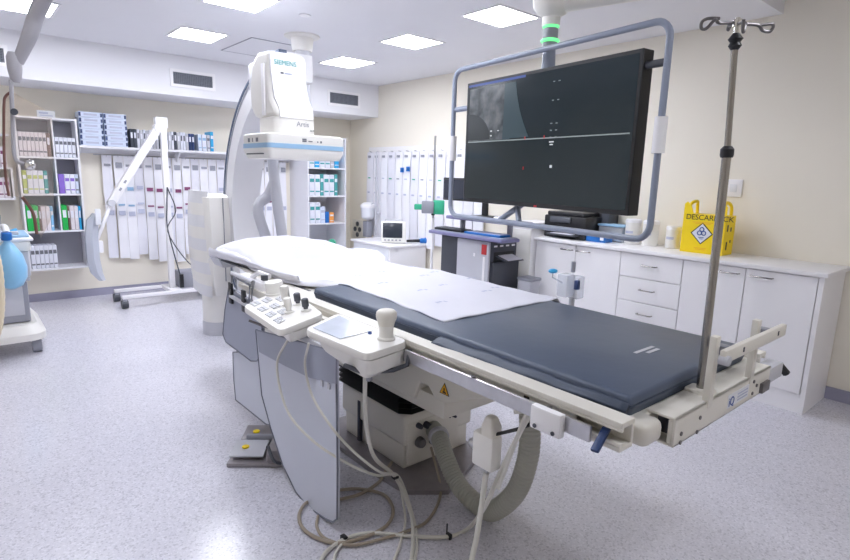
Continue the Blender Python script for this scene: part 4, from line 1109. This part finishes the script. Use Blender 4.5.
t = thing('corrugated_hose', (1.6, 1.4, 0), 'thick grey corrugated hose looping from table column down near the floor and up', 'hose')
pts = [V((1.72, 1.93, .20)), V((1.66, 1.80, .21)), V((1.62, 1.70, .15)), V((1.60, 1.585, .075)), V((1.60, 1.44, .045)), V((1.60, 1.36, .085)), V((1.605, 1.265, .22)), V((1.61, 1.225, .40)), V((1.615, 1.24, .56)), V((1.63, 1.28, .68)), V((1.64, 1.35, .76))]
MB().tube(pts, .041, 16, smooth=20, rib=.05).build('hose_body', M_hose, t)
MB().lathe((1.665, 1.81, .212), [(.05, -.012), (.05, .012)], 20, (.4, .8, .1)).build('collar', M_lgrey, t)

def cable(name, pts, r, m, label, ties=()):
    t = thing(name, pts[0], label, 'cable')
    MB().tube(pts, r, 8, smooth=8).build('sheath', m, t)
    for (p, s) in ties:
        MB().box(p, s, None, .002).build('cable_tie', M_black, t)
    return t
F = lambda px, py, z=.012: onz(px, py, z)
J = onz(395, 487, .06)
cable('cable', [V((1.09, 1.60, .73)), onx(365, 400, 1.1), onx(367, 430, 1.13), onx(375, 458, 1.2), J+V((0, 0, .05)), F(410, 510, .03), F(413, 535), F(411, 562), F(405, 590)], .0085, M_cable, 'thick cream cable dropping from the touch screen console to the floor bundle', [(J+V((0, 0, .05)), (.026, .024, .012))])
cable('cable', [V((1.01, 2.05, .77)), onx(277, 365, 1.0), onx(287, 410, .99), onx(312, 440, 1.0), onx(345, 462, 1.08), onx(375, 475, 1.2), J+V((.012, .01, .04)), F(405, 515, .02), F(401, 540), F(392, 565)], .0055, M_cable, 'thin cream cable curving down in front of the tall curtain, further left')
cable('cable', [V((1.03, 1.92, .77)), onx(305, 365, 1.03), onx(312, 395, 1.03), onx(330, 425, 1.03), onx(352, 450, 1.1), onx(380, 472, 1.2), J+V((.02, 0, .045)), F(412, 512, .02), F(417, 540), F(414, 565)], .0055, M_cable, 'thin cream cable curving down in front of the tall curtain, further right')
cable('cable', [F(318, 568), F(326, 552), F(345, 539), F(370, 533), F(410, 536), F(445, 537), F(466, 530, .02), onx(483, 510, 1.32), onx(497, 480, 1.28), onx(510, 452, 1.25), onx(522, 428, 1.24), onx(530, 412, 1.23), V((1.22, .99, .76))], .008, M_cable, 'cream cable running along floor then up to the rail clamp', [(F(344, 538), (.02, .03, .02)), (F(449, 536, .012), (.014, .026, .022)), (F(447, 529, .03), (.006, .006, .05))])
cable('cable', [F(345, 541), F(336, 552), F(333, 570)], .006, M_cable, 'short cream cable end branching off at floor near picture bottom')
cable('cable', [onx(530, 405, 1.21), onx(520, 430, 1.24), onx(505, 470, 1.26), onx(498, 488, 1.27)], .007, M_cable, 'cream cable hanging beside the hand switch holder under the rail clamp', [(onx(528, 402, 1.2), (.02, .02, .04))])
cable('cable', [F(337, 490), F(360, 489), F(384, 495), F(393, 510), F(386, 526), F(362, 538), F(335, 543), F(308, 533), F(299, 518), F(305, 504), F(320, 497)], .0075, M_cableb, 'beige cable coiled widest on the floor around the curtain foot')
cable('cable', [F(337, 500), F(360, 494), F(379, 482), F(386, 470, .03), F(392, 462, .05)], .0075, M_cableb, 'beige cable running from curtain foot towards the table floor plate')
cable('cable', [F(318, 516), F(317, 527), F(326, 539), F(352, 545), F(385, 538), F(410, 530), F(426, 522), F(437, 506), F(441, 490), F(439, 478, .03), V((1.68, 1.88, .12))], .0065, M_cableb, 'beige cable sweeping from inner floor coil up to the column connectors')
# ================================================================== SCANNER (C-ARM)
t = thing('c_arm_scanner', (1.7, 4.75, 0), 'white floor-standing C-arm scanner with tall head unit above the patient table', 'scanner')
MB().lathe((1.72, 4.86, .001), [(.155, 0), (.155, .12)], 28).build('foot', M_lgrey, t)
MB().lathe((1.72, 4.86, .121), [(.15, 0), (.15, .25)], 28).build('pedestal', M_plastic, t)
# gantry block: front
gx0, gx1, gy = 1.53, 1.80, 4.68
def gsec(z, xl, xr, yf, yb): return [(xl, yf+.05, z), (xl+.03, yf, z), (xr-.03, yf, z), (xr, yf+.05, z), (xr, yb, z), (xl, yb, z)]
MB().loft([gsec(.37, 1.60, 1.86, 4.70, 5.05), gsec(.5, 1.585, 1.88, 4.68, 5.05), gsec(1.0, 1.57, 1.90, 4.66, 5.05), gsec(1.22, 1.57, 1.88, 4.68, 5.02), gsec(1.245, 1.59, 1.86, 4.72, 4.98)]).build('gantry_front', M_plastic, t)
# banded side cover
b = MB(); n = 9
for k in range(n):
    z0_, z1_ = .36+.91*k/n, .36+.91*(k+1)/n
    b.m(M_plastic if k % 2 else M_band)
    g = lambda z: .04*math.sin(max(0, min(1, (z-.3)/1.1))*PI)
    b.loft([[(1.585-g(z)*.5, 4.73, z), (1.60, 4.70, z), (1.60, 5.2, z), (1.60-g(z), 5.15, z), (1.57-g(z), 4.9, z)] for z in (z0_, z1_)], closed_ends=(k in (0, n-1)))
b.build('banded_cover', None, t)
MB().mm((1.708, 4.655, .5), (1.712, 4.668, 1.22)).build('front_seam', M_gap, t, smooth=False)
# C arc (in the plane x = const)
cx_, cy_, cz_, R0, R1 = 1.86, 3.60, 1.08, 1.00, 1.18
def arc(r, a, x): return V((x, cy_+r*math.cos(a), cz_+r*math.sin(a)))
A0, A1 = math.radians(-75), math.radians(88)
n = 44
def arcring(xl, xr, r0, r1):
    return [[arc(r0, A0+(A1-A0)*k/n, xl), arc(r0, A0+(A1-A0)*k/n, xr), arc(r1, A0+(A1-A0)*k/n, xr), arc(r1, A0+(A1-A0)*k/n, xl)] for k in range(n+1)]
XA, XB = 1.765, 2.01
CA = MB().loft(arcring(XA, XB, R0, R1)).build('c_arc', M_band, t)
MB().loft(arcring(XA-.006, XA+.05, R1-.012, R1+.008)).build('blue_track', M_track, CA)
MB().loft(arcring(XA-.003, XA, R1-.04, R1-.025)).build('track_groove', M_mgrey, CA)
# detector
dx0, dx1, dy0, dy1, dz0, dz1 = 1.545, 2.115, 3.38, 3.80, 1.535, 1.70
D = MB().loft([rrect(dx0+.02, dx1-.02, dy0+.02, dy1-.02, .03, dz0), rrect(dx0, dx1, dy0, dy1, .03, dz0+.05), rrect(dx0, dx1, dy0, dy1, .03, dz0+.155), rrect(dx0+.02, dx1-.02, dy0+.02, dy1-.02, .03, dz1)]).build('detector', M_plastic, t)
MB().loft([rrect(dx0-.003, dx1+.003, dy0-.003, dy1+.003, .033, dz0+.068), rrect(dx0-.003, dx1+.003, dy0-.003, dy1+.003, .033, dz0+.098)]).build('blue_stripe', M_ltblue, D)
MB().mm((dx0-.012, dy0+.06, dz0+.025), (dx0-.004, dy1-.10, dz0+.033)).build('grip_bar', M_dgrey, D, smooth=False)
b = MB(); b.m(M_greyink)
z_ = dz0+.12
for (x, w_, h_) in ((1.80, .03, .016), (1.80, .03, .016), (1.845, .03, .01), (1.90, .008, .014), (1.925, .012, .022)):
    b.box((x, dy0-.0012, z_+(.012 if (x, w_) == (1.80, .03) and len(b.bm.faces) else 0)), (w_, .002, h_*.6))
for (y, w_) in ((3.68, .03), (3.62, .012), (3.55, .035)): b.box((dx0-.0012, y, z_), (.002, w_, .026))
b.build('pictograms', None, D, smooth=False)
# neck between head and detector
MB().loft([rrect(1.625, 1.92, 3.43, 3.72, .05, 1.70), rrect(1.625, 1.92, 3.43, 3.72, .05, 1.80), rrect(1.64, 1.90, 3.45, 3.70, .05, 1.815)]).build('collar', M_plastic, t)
# head housing: side profile extruded along x, front sloping
hw0, hw1 = 1.625, 1.905
prof = [(3.43, 1.80), (3.44, 1.86), (3.50, 1.93), (3.52, 2.10), (3.52, 2.20), (3.55, 2.225), (3.70, 2.235), (3.79, 2.18), (3.85, 2.02), (3.83, 1.88), (3.77, 1.81)]
H = MB().prism([(hw0, y, z) for y, z in prof], (hw1-hw0-.0, 0, 0)).build('head_housing', M_plastic, t, bev=.03)
fp = [(3.425, 1.80), (3.43, 1.86), (3.485, 1.93), (3.508, 2.10), (3.508, 2.20)]
rings = []
for (y, z), (xl, xr) in zip(fp, ((1.655, 1.895), (1.65, 1.895), (1.645, 1.895), (1.635, 1.87), (1.632, 1.855))):
    rings.append([(xl, y, z), (xr, y, z), (xr, y+.03, z), (xl, y+.03, z)])
MB().loft(rings).build('front_cover', M_white, H)
MB().mm((hw0-.012, 3.58, 1.82), (hw0+.004, 3.62, 2.15), .005).build('side_rib', M_white, H)
text('SIEMENS', .043, (1.655, 3.504, 2.14), (1, 0, 0), (0, .02, 1), M_tealink, H)
b = MB(); b.m(M_greyink).box((1.71, 3.503, 2.09), (.02, .002, .012)); b.m(M_print).box((1.755, 3.503, 2.09), (.05, .002, .008)); b.build('badge', None, H, smooth=False)
CO = [o for o in t.children if o.name.startswith('collar')][0]
text('Artis', .046, (1.77, 3.428, 1.752), (1, 0, 0), (0, 0, 1), M_mgrey, CO)
text('zee', .024, (1.868, 3.428, 1.724), (1, 0, 0), (0, 0, 1), M_greyink, CO)
# bridge between arc top and head
MB().mm((1.70, 3.76, 2.02), (1.93, 4.05, 2.22), .03).build('head_mount', M_lgrey, t)
# hoses below the detector
for pts in ([ony(272, 140, 4.05), ony(273, 165, 4.1), ony(277, 200, 4.1), ony(282, 235, 4.1), ony(285, 262, 4.1)], [ony(274, 183, 4.16), ony(268, 196, 4.2), ony(259, 204, 4.2), ony(259, 216, 4.2), ony(266, 238, 4.2), ony(270, 260, 4.2)]):
    MB().tube([V(p) for p in pts], .042, 12, smooth=8).build('supply_hose', M_lgrey, t)
# lower tube unit below the table
MB().lathe((1.75, 3.62, .20), [(.13, 0), (.17, .04), (.17, .25), (.12, .32)], 24).build('tube_unit', M_plastic, t)

# ceiling pole behind the scanner head
p = onz(302, 36, ZC)
t = thing('ceiling_mount', (p.x, p.y, ZC), 'round white ceiling flange with tapering pole descending behind the scanner head', 'ceiling mount')
MB().lathe((p.x, p.y, ZC), [(.155, 0), (.155, -.01), (.145, -.015), (.10, -.02), (.092, -.09), (.085, -.13)], 32).build('flange', M_plastic, t)
MB().tube([V((p.x, p.y, ZC-.12)), V((p.x+.01, p.y, 2.25)), V((p.x+.06, p.y+.02, 1.98))], [.062, .05, .045], 20).build('pole', M_lgrey, t)

# ================================================================== HANGING DISPLAY
A = V((2.205, 1.17, 0)) + V((.131, .991, 0)).normalized()*.075; dn = V((.131, .991, 0)).normalized(); nn = V((-.991, .131, 0)).normalized()
W = 1.20; tz0, tz1 = 1.305, 1.995
def tv(s, z, o=0): return A+dn*s+nn*o+V((0, 0, z))
def tvbox(mb, s0, s1, z0, z1, o0, o1):
    mb.loft([[tv(s0, z0, o0), tv(s1, z0, o0), tv(s1, z0, o1), tv(s0, z0, o1)], [tv(s0, z1, o0), tv(s1, z1, o0), tv(s1, z1, o1), tv(s0, z1, o1)]]); return mb
t = thing('ceiling_display', tv(.62, 1.67, -.05), 'large black wall of screen hung in a blue-grey tube frame from ceiling boom', 'display')
SC = tvbox(MB(), -.0, W, tz0, tz1, -.07, 0).build('housing', M_black, t, bev=.004)
m_ = .017
b = MB()
b.m(M_tv); tvbox(b, m_, W-m_, tz0+m_+.006, tz1-m_, -.002, .001)
def q_(s0, s1, z0, z1, m, o=.0016):   # picture content on the lit screen (s counts from the far, left end)
    b.m(m); tvbox(b, W-s1, W-s0, z0, z1, .0005, o)
q_(.03, .34, 1.66, 1.955, M_tvimg)
q_(.34, .40, 1.66, 1.955, M_tvmid)
# curved edge of the scan area
b.m(M_tvmid); pts = [tv(W-.40, 1.955, .0018), tv(W-.40, 1.72, .0018)]
n = 10; arcp = []
for k in range(n+1):
    u_ = k/n; arcp.append(tv(W-(.43+.12*u_-.02*math.sin(u_*PI)), 1.955-.29*u_, .0018))
poly = [tv(W-.40, 1.955, .0018)]+arcp+[tv(W-.40, 1.665, .0018)]
b.prism(poly, nn*.0008)
b.m(M_tvdark); cpts = [tv(W-.03, 1.665, .0022)]
for k in range(13):
    a = PI/2*k/12; cpts.append(tv(W-(.03+.20*math.sin(a)), 1.665+.15*math.cos(a), .0022))
b.prism(cpts, nn*.0006)
q_(.03, W-.03, 1.652, 1.658, M_tvline)
for (s, z, w_, h_) in ((.235, 1.71, .014, .007), (.235, 1.685, .014, .007), (.295, 1.71, .014, .004), (.70, 1.635, .03, .006), (.705, 1.622, .02, .006), (.715, 1.515, .014, .014)): q_(s, s+w_, z-h_/2, z+h_/2, M_tvtext, .003)
for (s, z) in ((.52, 1.665), (.66, 1.665), (.52, 1.51)): q_(s, s+.005, z-.012, z+.004, M_tvred, .003)
for k in (0, 1.6, 3.6, 4.2, 4.8): q_(.70, .712, 1.92-k*.055, 1.924-k*.055, M_tvline, .003); q_(.735, .747, 1.92-k*.055, 1.924-k*.055, M_tvline, .003)
q_(.02, .50, 1.968, 1.98, M_tvblue, .002)
b.build('screen', None, t, smooth=False)
led = tvbox(MB(), .56, .58, tz0+.003, tz0+.012, 0, .003).build('power_light', M_red, SC, smooth=False)
# back structure
BK = tvbox(MB(), .25, 1.0, 1.45, 1.88, -.15, -.07).build('rear_plate', M_mgrey, t, smooth=False)
# frame
fr = []
s0, s1, z0, z1, r = -.10, 1.36, 1.208, 2.09, .07
for (cs, cz, a0) in ((s1-r, z1-r, 0), (s0+r, z1-r, 90), (s0+r, z0+r, 180), (s1-r, z0+r, 270)):
    for k in range(7):
        a = math.radians(a0+90*k/6); fr.append(tv(cs+r*math.cos(a), cz+r*math.sin(a), -.02))
MB().tube(fr, .0145, 12, closed=True).build('tube_frame', M_bgrey, t)
for (s, za, zb_) in ((s0, 1.57, 1.715), (s1, 1.55, 1.70)):
    MB().cyl(tv(s, za, -.02), tv(s, zb_, -.02), .026).build('grip_sleeve', M_white, t)
for (sa, sb, z) in ((s0, 0, 1.93), (W, s1, 1.86)):
    MB().cyl(tv(sa, z, -.03), tv(sb, z, -.03), .016).build('frame_strut', M_dgrey if sa < 0 else M_bgrey, t)
MB().cyl(tv(.88, 1.215, -.03), tv(.74, 1.33, -.1), .016).cyl(tv(.72, 1.215, -.03), tv(.82, 1.33, -.1), .016).build('lower_brace', M_bgrey, t)
# boom
PZ = tv(.645, 0, -.10)
P0, P1 = PZ+V((0, 0, 1.9)), PZ+V((-.0, 0, 2.13))
MB().tube([P0, P0.lerp(P1, .5), P1], [.038, .036, .03], 16).build('post', M_bgrey, t)
MB().lathe(P1, [(.038, -.01), (.038, .075), (.034, .08)], 20).build('swivel', M_mgrey, t)
for z, rr in ((.01, .048), (.078, .042)): MB().lathe(P1+V((0, 0, z)), [(rr-.006, 0), (rr, .005), (rr, .011), (rr-.006, .016)], 24).build('light_ring', M_ring, t)
MB().lathe(P1+V((0, 0, .09)), [(.045, 0), (.045, .04), (.075, .06), (.095, .09), (.10, .14), (.085, .18), (.04, .2)], 28).build('hub', M_plastic, t)
E0 = P1+V((0, 0, .19)); E1 = V((2.75, .75, 2.36))
MB().tube([E0, E0.lerp(E1, .5), E1], [.045, .05, .06], 16).build('boom_arm', M_plastic, t)
MB().cyl(E1-V((0, 0, .08)), V((E1.x, E1.y, ZHI-.03)), .07).build('ceiling_column', M_plastic, t)
MB().lathe((E1.x, E1.y, ZHI), [(.2, 0), (.2, -.03), (.09, -.05)], 28).build('ceiling_flange', M_plastic, t)

# ================================================================== CEILING-HUNG LEAD GLASS (upper left)
Yg = 3.1
t = thing('overhead_shield', ony(14, 80, Yg), 'tinted lead glass shield with brown edges hanging from grey overhead arm', 'shield')
a_ = [onz(50, -30, 2.5), ony(44, -2, Yg-.15), ony(30, 35, Yg-.05), ony(18, 62, Yg)]
MB().tube([V((.55, 2.2, 2.52)), a_[1], a_[2], a_[3]], [.036, .032, .030, .022], 16, smooth=4).build('arm', M_arm, t)
MB().lathe(ony(14, 62, Yg), [(.02, .04), (.028, .02), (.028, -.03), (.022, -.07), (.014, -.085)], 18).build('arm_joint', M_arm, t)
MB().cyl((.55, 2.2, 2.46), (.55, 2.2, ZC), .06).build('ceiling_stem', M_arm, t)
MB().tube([ony(11, 80, Yg), ony(11.5, 92, Yg), ony(13, 130, Yg), ony(14, 152, Yg), ony(17, 161, Yg), ony(24, 164, Yg)], .0085, 10, smooth=4).build('drop_tube', M_arm, t)
MB().ell(ony(30, 165, Yg-.02), (.022, .025, .026)).build('knob', M_chrome, t)
MB().lathe(ony(14, 112, Yg-.02), [(.014, 0), (.014, .02)], 14, (0, -1, 0)).build('lock_screw', M_dgrey, t)
gp = [(3, 103), (6, 96), (12, 92), (52, 113), (53, 150), (54, 210), (50, 222), (41, 238), (37, 226), (33, 212), (22, 197), (9, 196), (6, 185), (4, 150)]
gl = [ony(a, c, Yg+.03) for a, c in gp]
MB().prism(gl, (0, .012, 0)).build('glass_pane', M_glass, t, smooth=False)
MB().tube([ony(a, c, Yg+.03) for a, c in ((11, 92), (6, 96), (4, 105), (4, 150), (6, 180), (9, 196))], .0055, 8, smooth=4).build('edge_gasket', M_rbrown, t)
MB().tube([ony(a, c, Yg+.03) for a, c in ((22, 197), (29, 206), (34, 216), (37, 234))], .007, 8, smooth=4).build('edge_gasket', M_rbrown, t, label='orange brown gasket along the lower cut-out')
q = ony(46, 114, Yg+.02)
st = MB(); st.m(M_coolw).box(q, (.07, .003, .03)); st.m(M_print).box(q+V((-.01, -.002, .004)), (.035, .001, .008)); st.box(q+V((0, -.002, -.007)), (.05, .001, .004)); st.build('sticker', None, t, smooth=False)

# ================================================================== LEFT EQUIPMENT CART
t = thing('equipment_cart', (.1, 5.25, 0), 'grey drawer cart with white wheeled base at the left picture edge', 'cart')
MB().mm((-.35, 5.15, .24), (.345, 5.75, .56), .012).build('lower_cabinet', M_mgrey, t)
MB().mm((-.36, 5.13, .565), (.365, 5.76, .60), .008).build('rail_ledge', M_lgrey, t)
MB().mm((-.36, 5.14, .60), (.375, 5.76, .80), .012).build('upper_cabinet', M_lgrey, t)
MB().mm((-.38, 5.12, .80), (.39, 5.78, .875), .012).build('white_rim', M_plastic, t)
MB().mm((-.38, 5.11, .875), (.41, 5.79, .90), .008).build('top', M_white, t)
MB().mm((-.33, 5.143, .30), (.31, 5.151, .545), .003).build('drawer', M_lgrey, t)
MB().mm((-.33, 5.128, .62), (.33, 5.141, .78), .003).build('drawer', M_mgrey, t)
MB().loft([rrect(-.5, .43, 5.0, 5.85, .12, .12), rrect(-.5, .43, 5.0, 5.85, .12, .17), rrect(-.42, .38, 5.06, 5.82, .1, .235)]).build('wheel_base', M_plastic, t)
for (x, y) in ((.36, 5.12), (-.42, 5.12), (.36, 5.74), (-.42, 5.74)):
    o = MB().tube([(x-.03, y, .06), (x+.03, y, .06)], .06, 20).build('caster', M_mgrey, t)
    MB().tube([(x-.033, y, .06), (x+.033, y, .06)], .03, 16).build('hub_cap', M_lgrey, o)
    MB().mm((x-.04, y-.03, .09), (x+.04, y+.04, .13), .008).build('fork', M_plastic, o)
# items on it
c = ony(8, 252, 5.05)
t = thing('breathing_bag', (c.x, 5.05, .75), 'translucent light blue breathing bag hanging at the front of the left cart', 'bag')
pr_ = [(.018, .155), (.022, .13), (.045, .10), (.085, .03), (.105, -.06), (.10, -.14), (.07, -.20), (.02, -.225)]
MB().lathe((c.x, 5.02, .76), pr_, 20).build('bag_body', M_bagblue, t)
MB().lathe((c.x, 5.02, .90), [(.03, 0), (.034, .01), (.034, .05), (.026, .06)], 16).build('bag_neck', M_blue, t)
MB().tube([(c.x, 5.02, .955), (c.x, 5.06, .99), (c.x-.02, 5.12, .985), (c.x-.06, 5.2, .93)], .022, 12, smooth=4).build('elbow', M_coolw, t)
t = thing('cleaning_jar', (.12, 5.4, .90), 'clear jar with white cap standing on the left cart below the rack', 'jar')
MB().lathe((.14, 5.42, .901), [(.05, 0), (.055, .01), (.055, .17), (.035, .2)], 20).build('jar_body', M_clear, t)
MB().lathe((.14, 5.42, 1.10), [(.037, 0), (.037, .03), (.01, .035)], 20).build('cap', M_white, t)
t = thing('instrument_tray', (.27, 5.35, .90), 'pale blue tray of small instruments on the top right corner of left cart', 'tray')
MB().mm((.20, 5.16, .901), (.39, 5.6, .918), .006).build('tray_base', M_ltblue, t)
MB().tube([(.24, 5.25, .93), (.30, 5.3, .94), (.33, 5.5, .93)], .013, 8, smooth=3).build('instrument', M_cyan, t)
MB().mm((.27, 5.2, .918), (.33, 5.26, .945), .006).build('box', M_lgrey, t)
t = thing('suction_bottle', (.12, 6.9, .9), 'round clear wall suction bottle behind the left cart', 'bottle')
MB().lathe((.19, 6.95, .70), [(.10, 0), (.12, .04), (.12, .24), (.08, .30)], 20).build('bottle_body', M_clear, t)
MB().lathe((.19, 6.95, 1.0), [(.085, 0), (.085, .03), (.03, .05)], 20).build('lid', M_coolw, t)
MB().mm((.15, 7.03, .72), (.23, YB, .98)).build('wall_bracket', M_lgrey, t, smooth=False)
t = thing('breathing_tube', (.02, 4.7, 0), 'beige ribbed breathing tube bending down at the left picture edge', 'tube')
q = [ony(-8, 248, 4.75), ony(-3, 270, 4.75), ony(-1, 300, 4.75), ony(-3, 325, 4.75), ony(-9, 345, 4.75)]
MB().tube(q, .035, 14, smooth=8, rib=.04).build('tube_body', M_beige, t)

# ================================================================== MOBILE STAND WITH JOINTED ARM
Ym = 6.4
t = thing('mobile_arm_stand', (1.68, Ym, 0), 'white mobile stand with tall column and jointed arm before the hanging pouches', 'stand')
MB().mm((1.71, Ym-.03, .12), (1.77, Ym+.03, 1.97), .006).build('column', M_white, t)
MB().mm((1.66, Ym-.04, 1.87), (1.785, Ym+.04, 1.98), .01).build('column_head', M_white, t)
q0, q1, q2 = ony(158, 128, Ym-.06), ony(111, 203, Ym-.06), ony(94, 247, Ym-.06)
up_ = (q1-q0).normalized()
def beam(a, b_, w, th, nm, m, par):
    d = (b_-a); L_ = d.length; d.normalize(); s = V((0, 1, 0)); n = d.cross(s).normalized()
    R_ = Matrix((( n.x, s.x, d.x), (n.y, s.y, d.y), (n.z, s.z, d.z)))
    return MB().box((a+b_)/2, (w, th, L_), R_, .008).build(nm, m, par)
BM = beam(q0, q1, .075, .07, 'upper_arm', M_white, t)
for f_ in (.72, .82): MB().box(q0.lerp(q1, f_)-V((0, .036, 0)), (.02, .003, .035), Matrix.Rotation(.6, 3, 'Y')).build('arm_mark', M_mgrey, BM, smooth=False)
beam(q1, q2, .035, .04, 'lower_arm', M_white, t)
MB().cyl(q1-V((0, .05, 0)), q1+V((0, .05, 0)), .035).build('elbow_joint', M_lgrey, t)
MB().cyl(q0-V((0, .05, 0)), q0+V((0, .06, 0)), .045).build('shoulder_joint', M_white, t)
rg = []
for (dx, dz, w_) in ((.04, .34, .03), (.0, .27, .05), (-.02, .1, .055), (-.02, -.12, .055), (.0, -.26, .05), (.04, -.34, .03)):
    rg.append([(q2.x+dx-w_, Ym-.12, q2.z+dz), (q2.x+dx, Ym-.14, q2.z+dz), (q2.x+dx+w_, Ym-.12, q2.z+dz), (q2.x+dx+w_, Ym-.05, q2.z+dz), (q2.x+dx-w_, Ym-.05, q2.z+dz)])
MB().loft(rg).build('shield_head', M_clearf, t)
MB().mm(q2+V((-.03, -.03, -.06)), q2+V((.08, .04, .06)), .01).build('head_pivot', M_white, t)
q = ony(98, 217, Ym-.16); MB().mm(q-V((.025, .01, .08)), q+V((.025, .01, .08)), .008).build('head_grip', M_coolw, t)
for y in (Ym+.22, Ym-.16):
    MB().mm((1.20, y-.025, .10), (2.16, y+.025, .135), .005).build('base_bar', M_white, t)
MB().mm((1.68, Ym-.18, .10), (1.80, Ym+.24, .14), .005).build('cross_bar', M_white, t)
for (x, y) in ((1.22, Ym+.22), (1.22, Ym-.16), (2.12, Ym+.22), (2.10, Ym-.16)):
    o = MB().cyl((x-.03, y, .045), (x+.03, y, .045), .045).build('caster', M_dgrey, t)
    MB().mm((x-.02, y-.03, .06), (x+.02, y+.03, .10), .006).build('fork', M_mgrey, o)
MB().mm((1.80, Ym-.1, .14), (2.16, Ym+.12, .32), .008).build('control_box', M_mgrey, t)
MB().mm((1.79, Ym-.13, .15), (1.83, Ym-.10, .30), .003).build('socket_strip', M_black, t)
cbs = MB()
cbs.tube([V((1.74, Ym-.035, 1.25)), V((1.71, Ym-.09, 1.05)), V((1.70, Ym-.09, .85)), V((1.74, Ym-.09, .6)), V((1.80, Ym-.1, .3))], .007, 6, smooth=5)
cbs.tube([V((1.74, Ym-.035, 1.25)), V((1.80, Ym-.08, 1.0)), V((1.70, Ym-.10, .78)), V((1.90, Ym-.1, .42)), V((2.1, Ym-.06, .3))], .006, 6, smooth=5)
cbs.build('cable', M_dgrey, t)

# ================================================================== CAMERA, LIGHT, COLOUR
cam = bpy.data.cameras.new('camera'); co = bpy.data.objects.new('camera', cam); COL.objects.link(co)
cam.sensor_width = 36; cam.lens = FPX/850*36; cam.clip_start = .02
Mx = Matrix.Identity(4)
for i in range(3): Mx[i][0], Mx[i][1], Mx[i][2] = _r[i], _u[i], -_f[i]
Mx.translation = CAM; co.matrix_world = Mx
sc.camera = co
w = bpy.data.worlds.new('world'); sc.world = w; w.use_nodes = True
w.node_tree.nodes['Background'].inputs[0].default_value = (.8, .85, 1, 1); w.node_tree.nodes['Background'].inputs[1].default_value = .3
sc.view_settings.view_transform = 'Standard'; sc.view_settings.look = 'None'; sc.view_settings.gamma = 1; sc.view_settings.use_curve_mapping = False
sc.view_settings.exposure = 0.2
sc.cycles.use_denoising = True
sc.cycles.max_bounces = 10; sc.cycles.diffuse_bounces = 6; sc.cycles.transparent_max_bounces = 12
sc.cycles.caustics_reflective = False; sc.cycles.caustics_refractive = False
